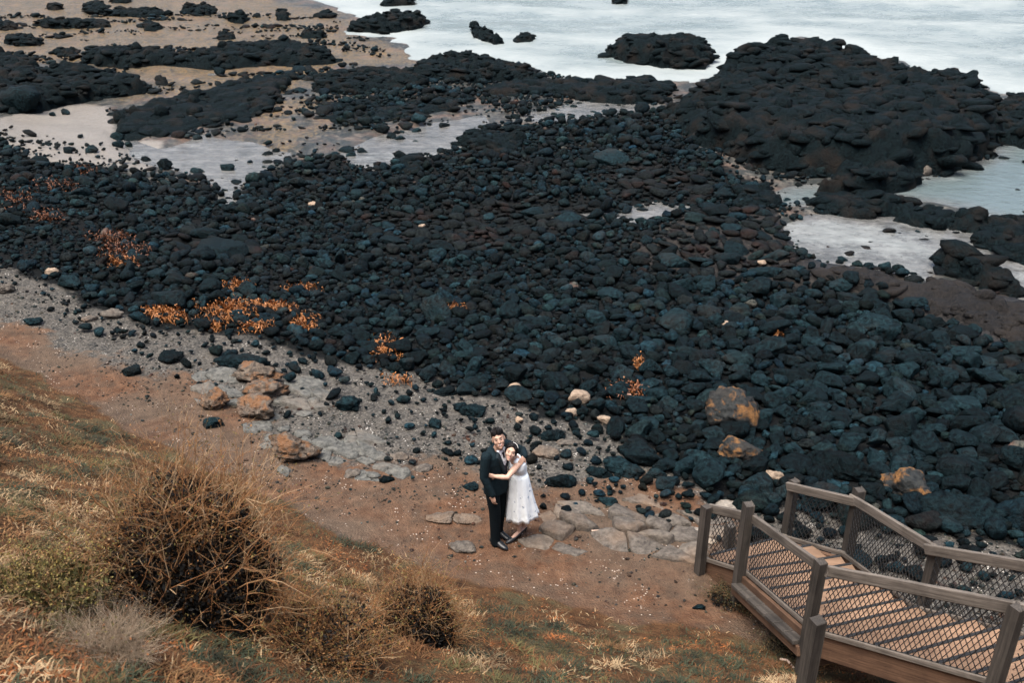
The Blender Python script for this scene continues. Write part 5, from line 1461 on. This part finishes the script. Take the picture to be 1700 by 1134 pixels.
# ---------------- the woman
def build_woman():
    Z = gz1(.1, 10.12) + 0.012
    P = lambda x, y, z: Vector((x, y, z + Z))
    f = Vector((-.80, -.60, 0)).normalized(); rt = Vector((f.y, -f.x, 0))      # her right: toward the camera
    C = P(-.012, 9.93, 1.395)
    R = (Matrix.Rotation(math.radians(15), 3, 'Y') @ Matrix.Rotation(math.radians(-8), 3, 'Z') @ Matrix.Rotation(math.radians(-18), 3, 'X'))
    wai = P(.085, 10.08, .985); che = P(.060, 10.05, 1.135); nb = P(.025, 10.00, 1.255); hip = P(.095, 10.10, .86)
    shR, shL = P(.075, 9.945, 1.205), P(.030, 10.16, 1.205)
    elR, wrR = P(-.055, 9.80, 1.115), P(-.195, 9.835, 1.105)
    elL, wrL = P(-.10, 10.22, 1.10), P(-.24, 10.20, 1.10)
    ft1, ft2 = P(.085, 10.08, .10), P(.150, 10.17, .10)
    bm = bmesh.new()
    T = head(bm, C, R, .93, True)
    limb(bm, [nb - UP * .04, nb + Vector((-.008, -.01, .03)), T(0, .012, -.06)], [.050, .043, .043])
    ring_loft(bm, [hip - UP * .08, hip, wai, che, che + UP * .06, nb - UP * .01], [(.13, .10), (.13, .10), (.095, .075), (.115, .09), (.12, .075), (.05, .045)], 16, rt)
    limb(bm, [shR, shR.lerp(elR, .5), elR, elR.lerp(wrR, .4), wrR], [.042, .039, .033, .033, .024])
    limb(bm, [shL, elL, wrL], [.040, .033, .024])
    hand(bm, wrR, (-.9, .30, -.05), Vector((.25, .9, 0)), 1, .85, .35)
    hand(bm, wrL, (-.9, -.35, -.05), Vector((.2, -.9, 0)), -1, .85, .35)
    for t, h in ((ft1, hip + rt * .06), (ft2, hip - rt * .06)):
        limb(bm, [h - UP * .05, h.lerp(t, .5) + f * .035, h.lerp(t, .72) - f * .01, t + UP * .05, t - f * .012], [.062, .046, .044, .027, .027])
        limb(bm, [t - f * .02 - UP * .005, t + f * .05 - UP * .030, t + f * .12 - UP * .075, t + f * .155 - UP * .082], [.026, .025, .026, .018])
    w = fuse(bm, 'person', M['skin_f'], vox=.0075, smooth=3)
    tag(w, 'woman in white floral midi dress and black heels hugging the man', 'person')
    face_bits(T, R, w, .93, False, True)
    # hair: parted, smoothed back into a low bun
    bm = bmesh.new()
    ball(bm, T(.004, .030, .040), (.080 * .97, .092 * .97, .082 * .97), R, 4)
    ball(bm, T(.045, .000, .015), (.040, .058, .062), R, 3)
    ball(bm, T(-.050, .012, .010), (.032, .050, .055), R, 3)
    ball(bm, T(.030, .105, -.035), (.050, .042, .048), R, 3)
    limb(bm, [T(.0, -.060, .098), T(.045, -.052, .072), T(.070, -.022, .02), T(.070, .03, -.03)], [.018, .022, .020, .016])
    limb(bm, [T(-.004, -.060, .098), T(-.045, -.050, .070), T(-.067, -.018, .02), T(-.064, .03, -.03)], [.016, .018, .016, .014])
    fuse(bm, 'hair', M['hair'], w, .006, 3)
    strip_tube('headband', [T(.082 * math.sin(a), -.012, .030 + .098 * math.cos(a)) for a in np.linspace(-.1, 1.15, 11)], .0028, 'band', w)
    # dress: fitted bodice, gathered skirt
    bm = bmesh.new()
    ring_loft(bm, [wai - UP * .06, wai, wai + UP * .05, che - UP * .01, che + UP * .05, P(.050, 10.045, 1.215), P(.042, 10.04, 1.240)], [(.125, .10), (.108, .088), (.112, .092), (.132, .108), (.136, .095), (.122, .072), (.085, .055)], 20, rt)
    for s_ in (shR, shL):
        ball(bm, s_.lerp(nb, .38) + UP * .010, (.045, .045, .040), None, 2)
    bod = fuse(bm, 'dress', M['dress'], w, .007, 4)
    bm = bmesh.new(); n = 72; rings = []
    zs = np.linspace(1.0, .315, 16)
    for j, z in enumerate(zs):
        t = j / 15
        c = wai.lerp(P(.105, 10.135, .33), t); c.z = z + Z
        ra = .112 + .085 * t ** .62 + .01 * t; rb = .092 + .085 * t ** .62
        ring = []
        for k in range(n):
            a = 2 * math.pi * k / n
            fold = 1 + t * (.075 * math.sin(9 * a + 1.2 * t) + .050 * math.sin(14 * a + 2 - 1.5 * t) + .025 * math.sin(5 * a + .6)) + .008 * math.sin(31 * a) * (t > .05)
            p = c + rt * ra * fold * math.cos(a) + f * rb * fold * math.sin(a)
            # blown toward her back on the far side, dips at the man's side
            p += Vector((.035, .0, .04)) * t * t * max(0, (p.x - c.x) / .2) + Vector((0, 0, -.045)) * t ** 4 * max(0, -(p.x - c.x) / .2)
            ring.append(bm.verts.new(p))
        rings.append(ring)
    for r0, r1 in zip(rings, rings[1:]):
        for k in range(n): bm.faces.new((r0[k], r0[(k + 1) % n], r1[(k + 1) % n], r1[k]))
    sk = bm_obj('skirt', bm, M['dress'], bod, True)
    sm = sk.modifiers.new('thickness', 'SOLIDIFY'); sm.thickness = .004
    bm = bmesh.new(); ring_loft(bm, [wai - UP * .022, wai + UP * .022], [(.116, .096), (.114, .094)], 28, rt); bm_obj('waistband', bm, M['dress'], bod, True)
    # court shoes
    for t in (ft1, ft2):
        bm = bmesh.new()
        ring_loft(bm, [t - f * .038 - UP * .012, t - f * .012 - UP * .022, t + f * .05 - UP * .048, t + f * .115 - UP * .076, t + f * .165 - UP * .084, t + f * .205 - UP * .094], [(.026, .034), (.033, .028), (.035, .022), (.038, .034), (.030, .026), (.009, .008)], 12, rt)
        sh = fuse(bm, 'shoe', M['shoe'], w, .005, 2)
        bm = bmesh.new(); limb(bm, [t - f * .026 - UP * .03, t - f * .034 - UP * .104], [.013, .0055], None, 8); bm_obj('heel', bm, M['shoe'], sh, True)
    return w
woman = build_woman()
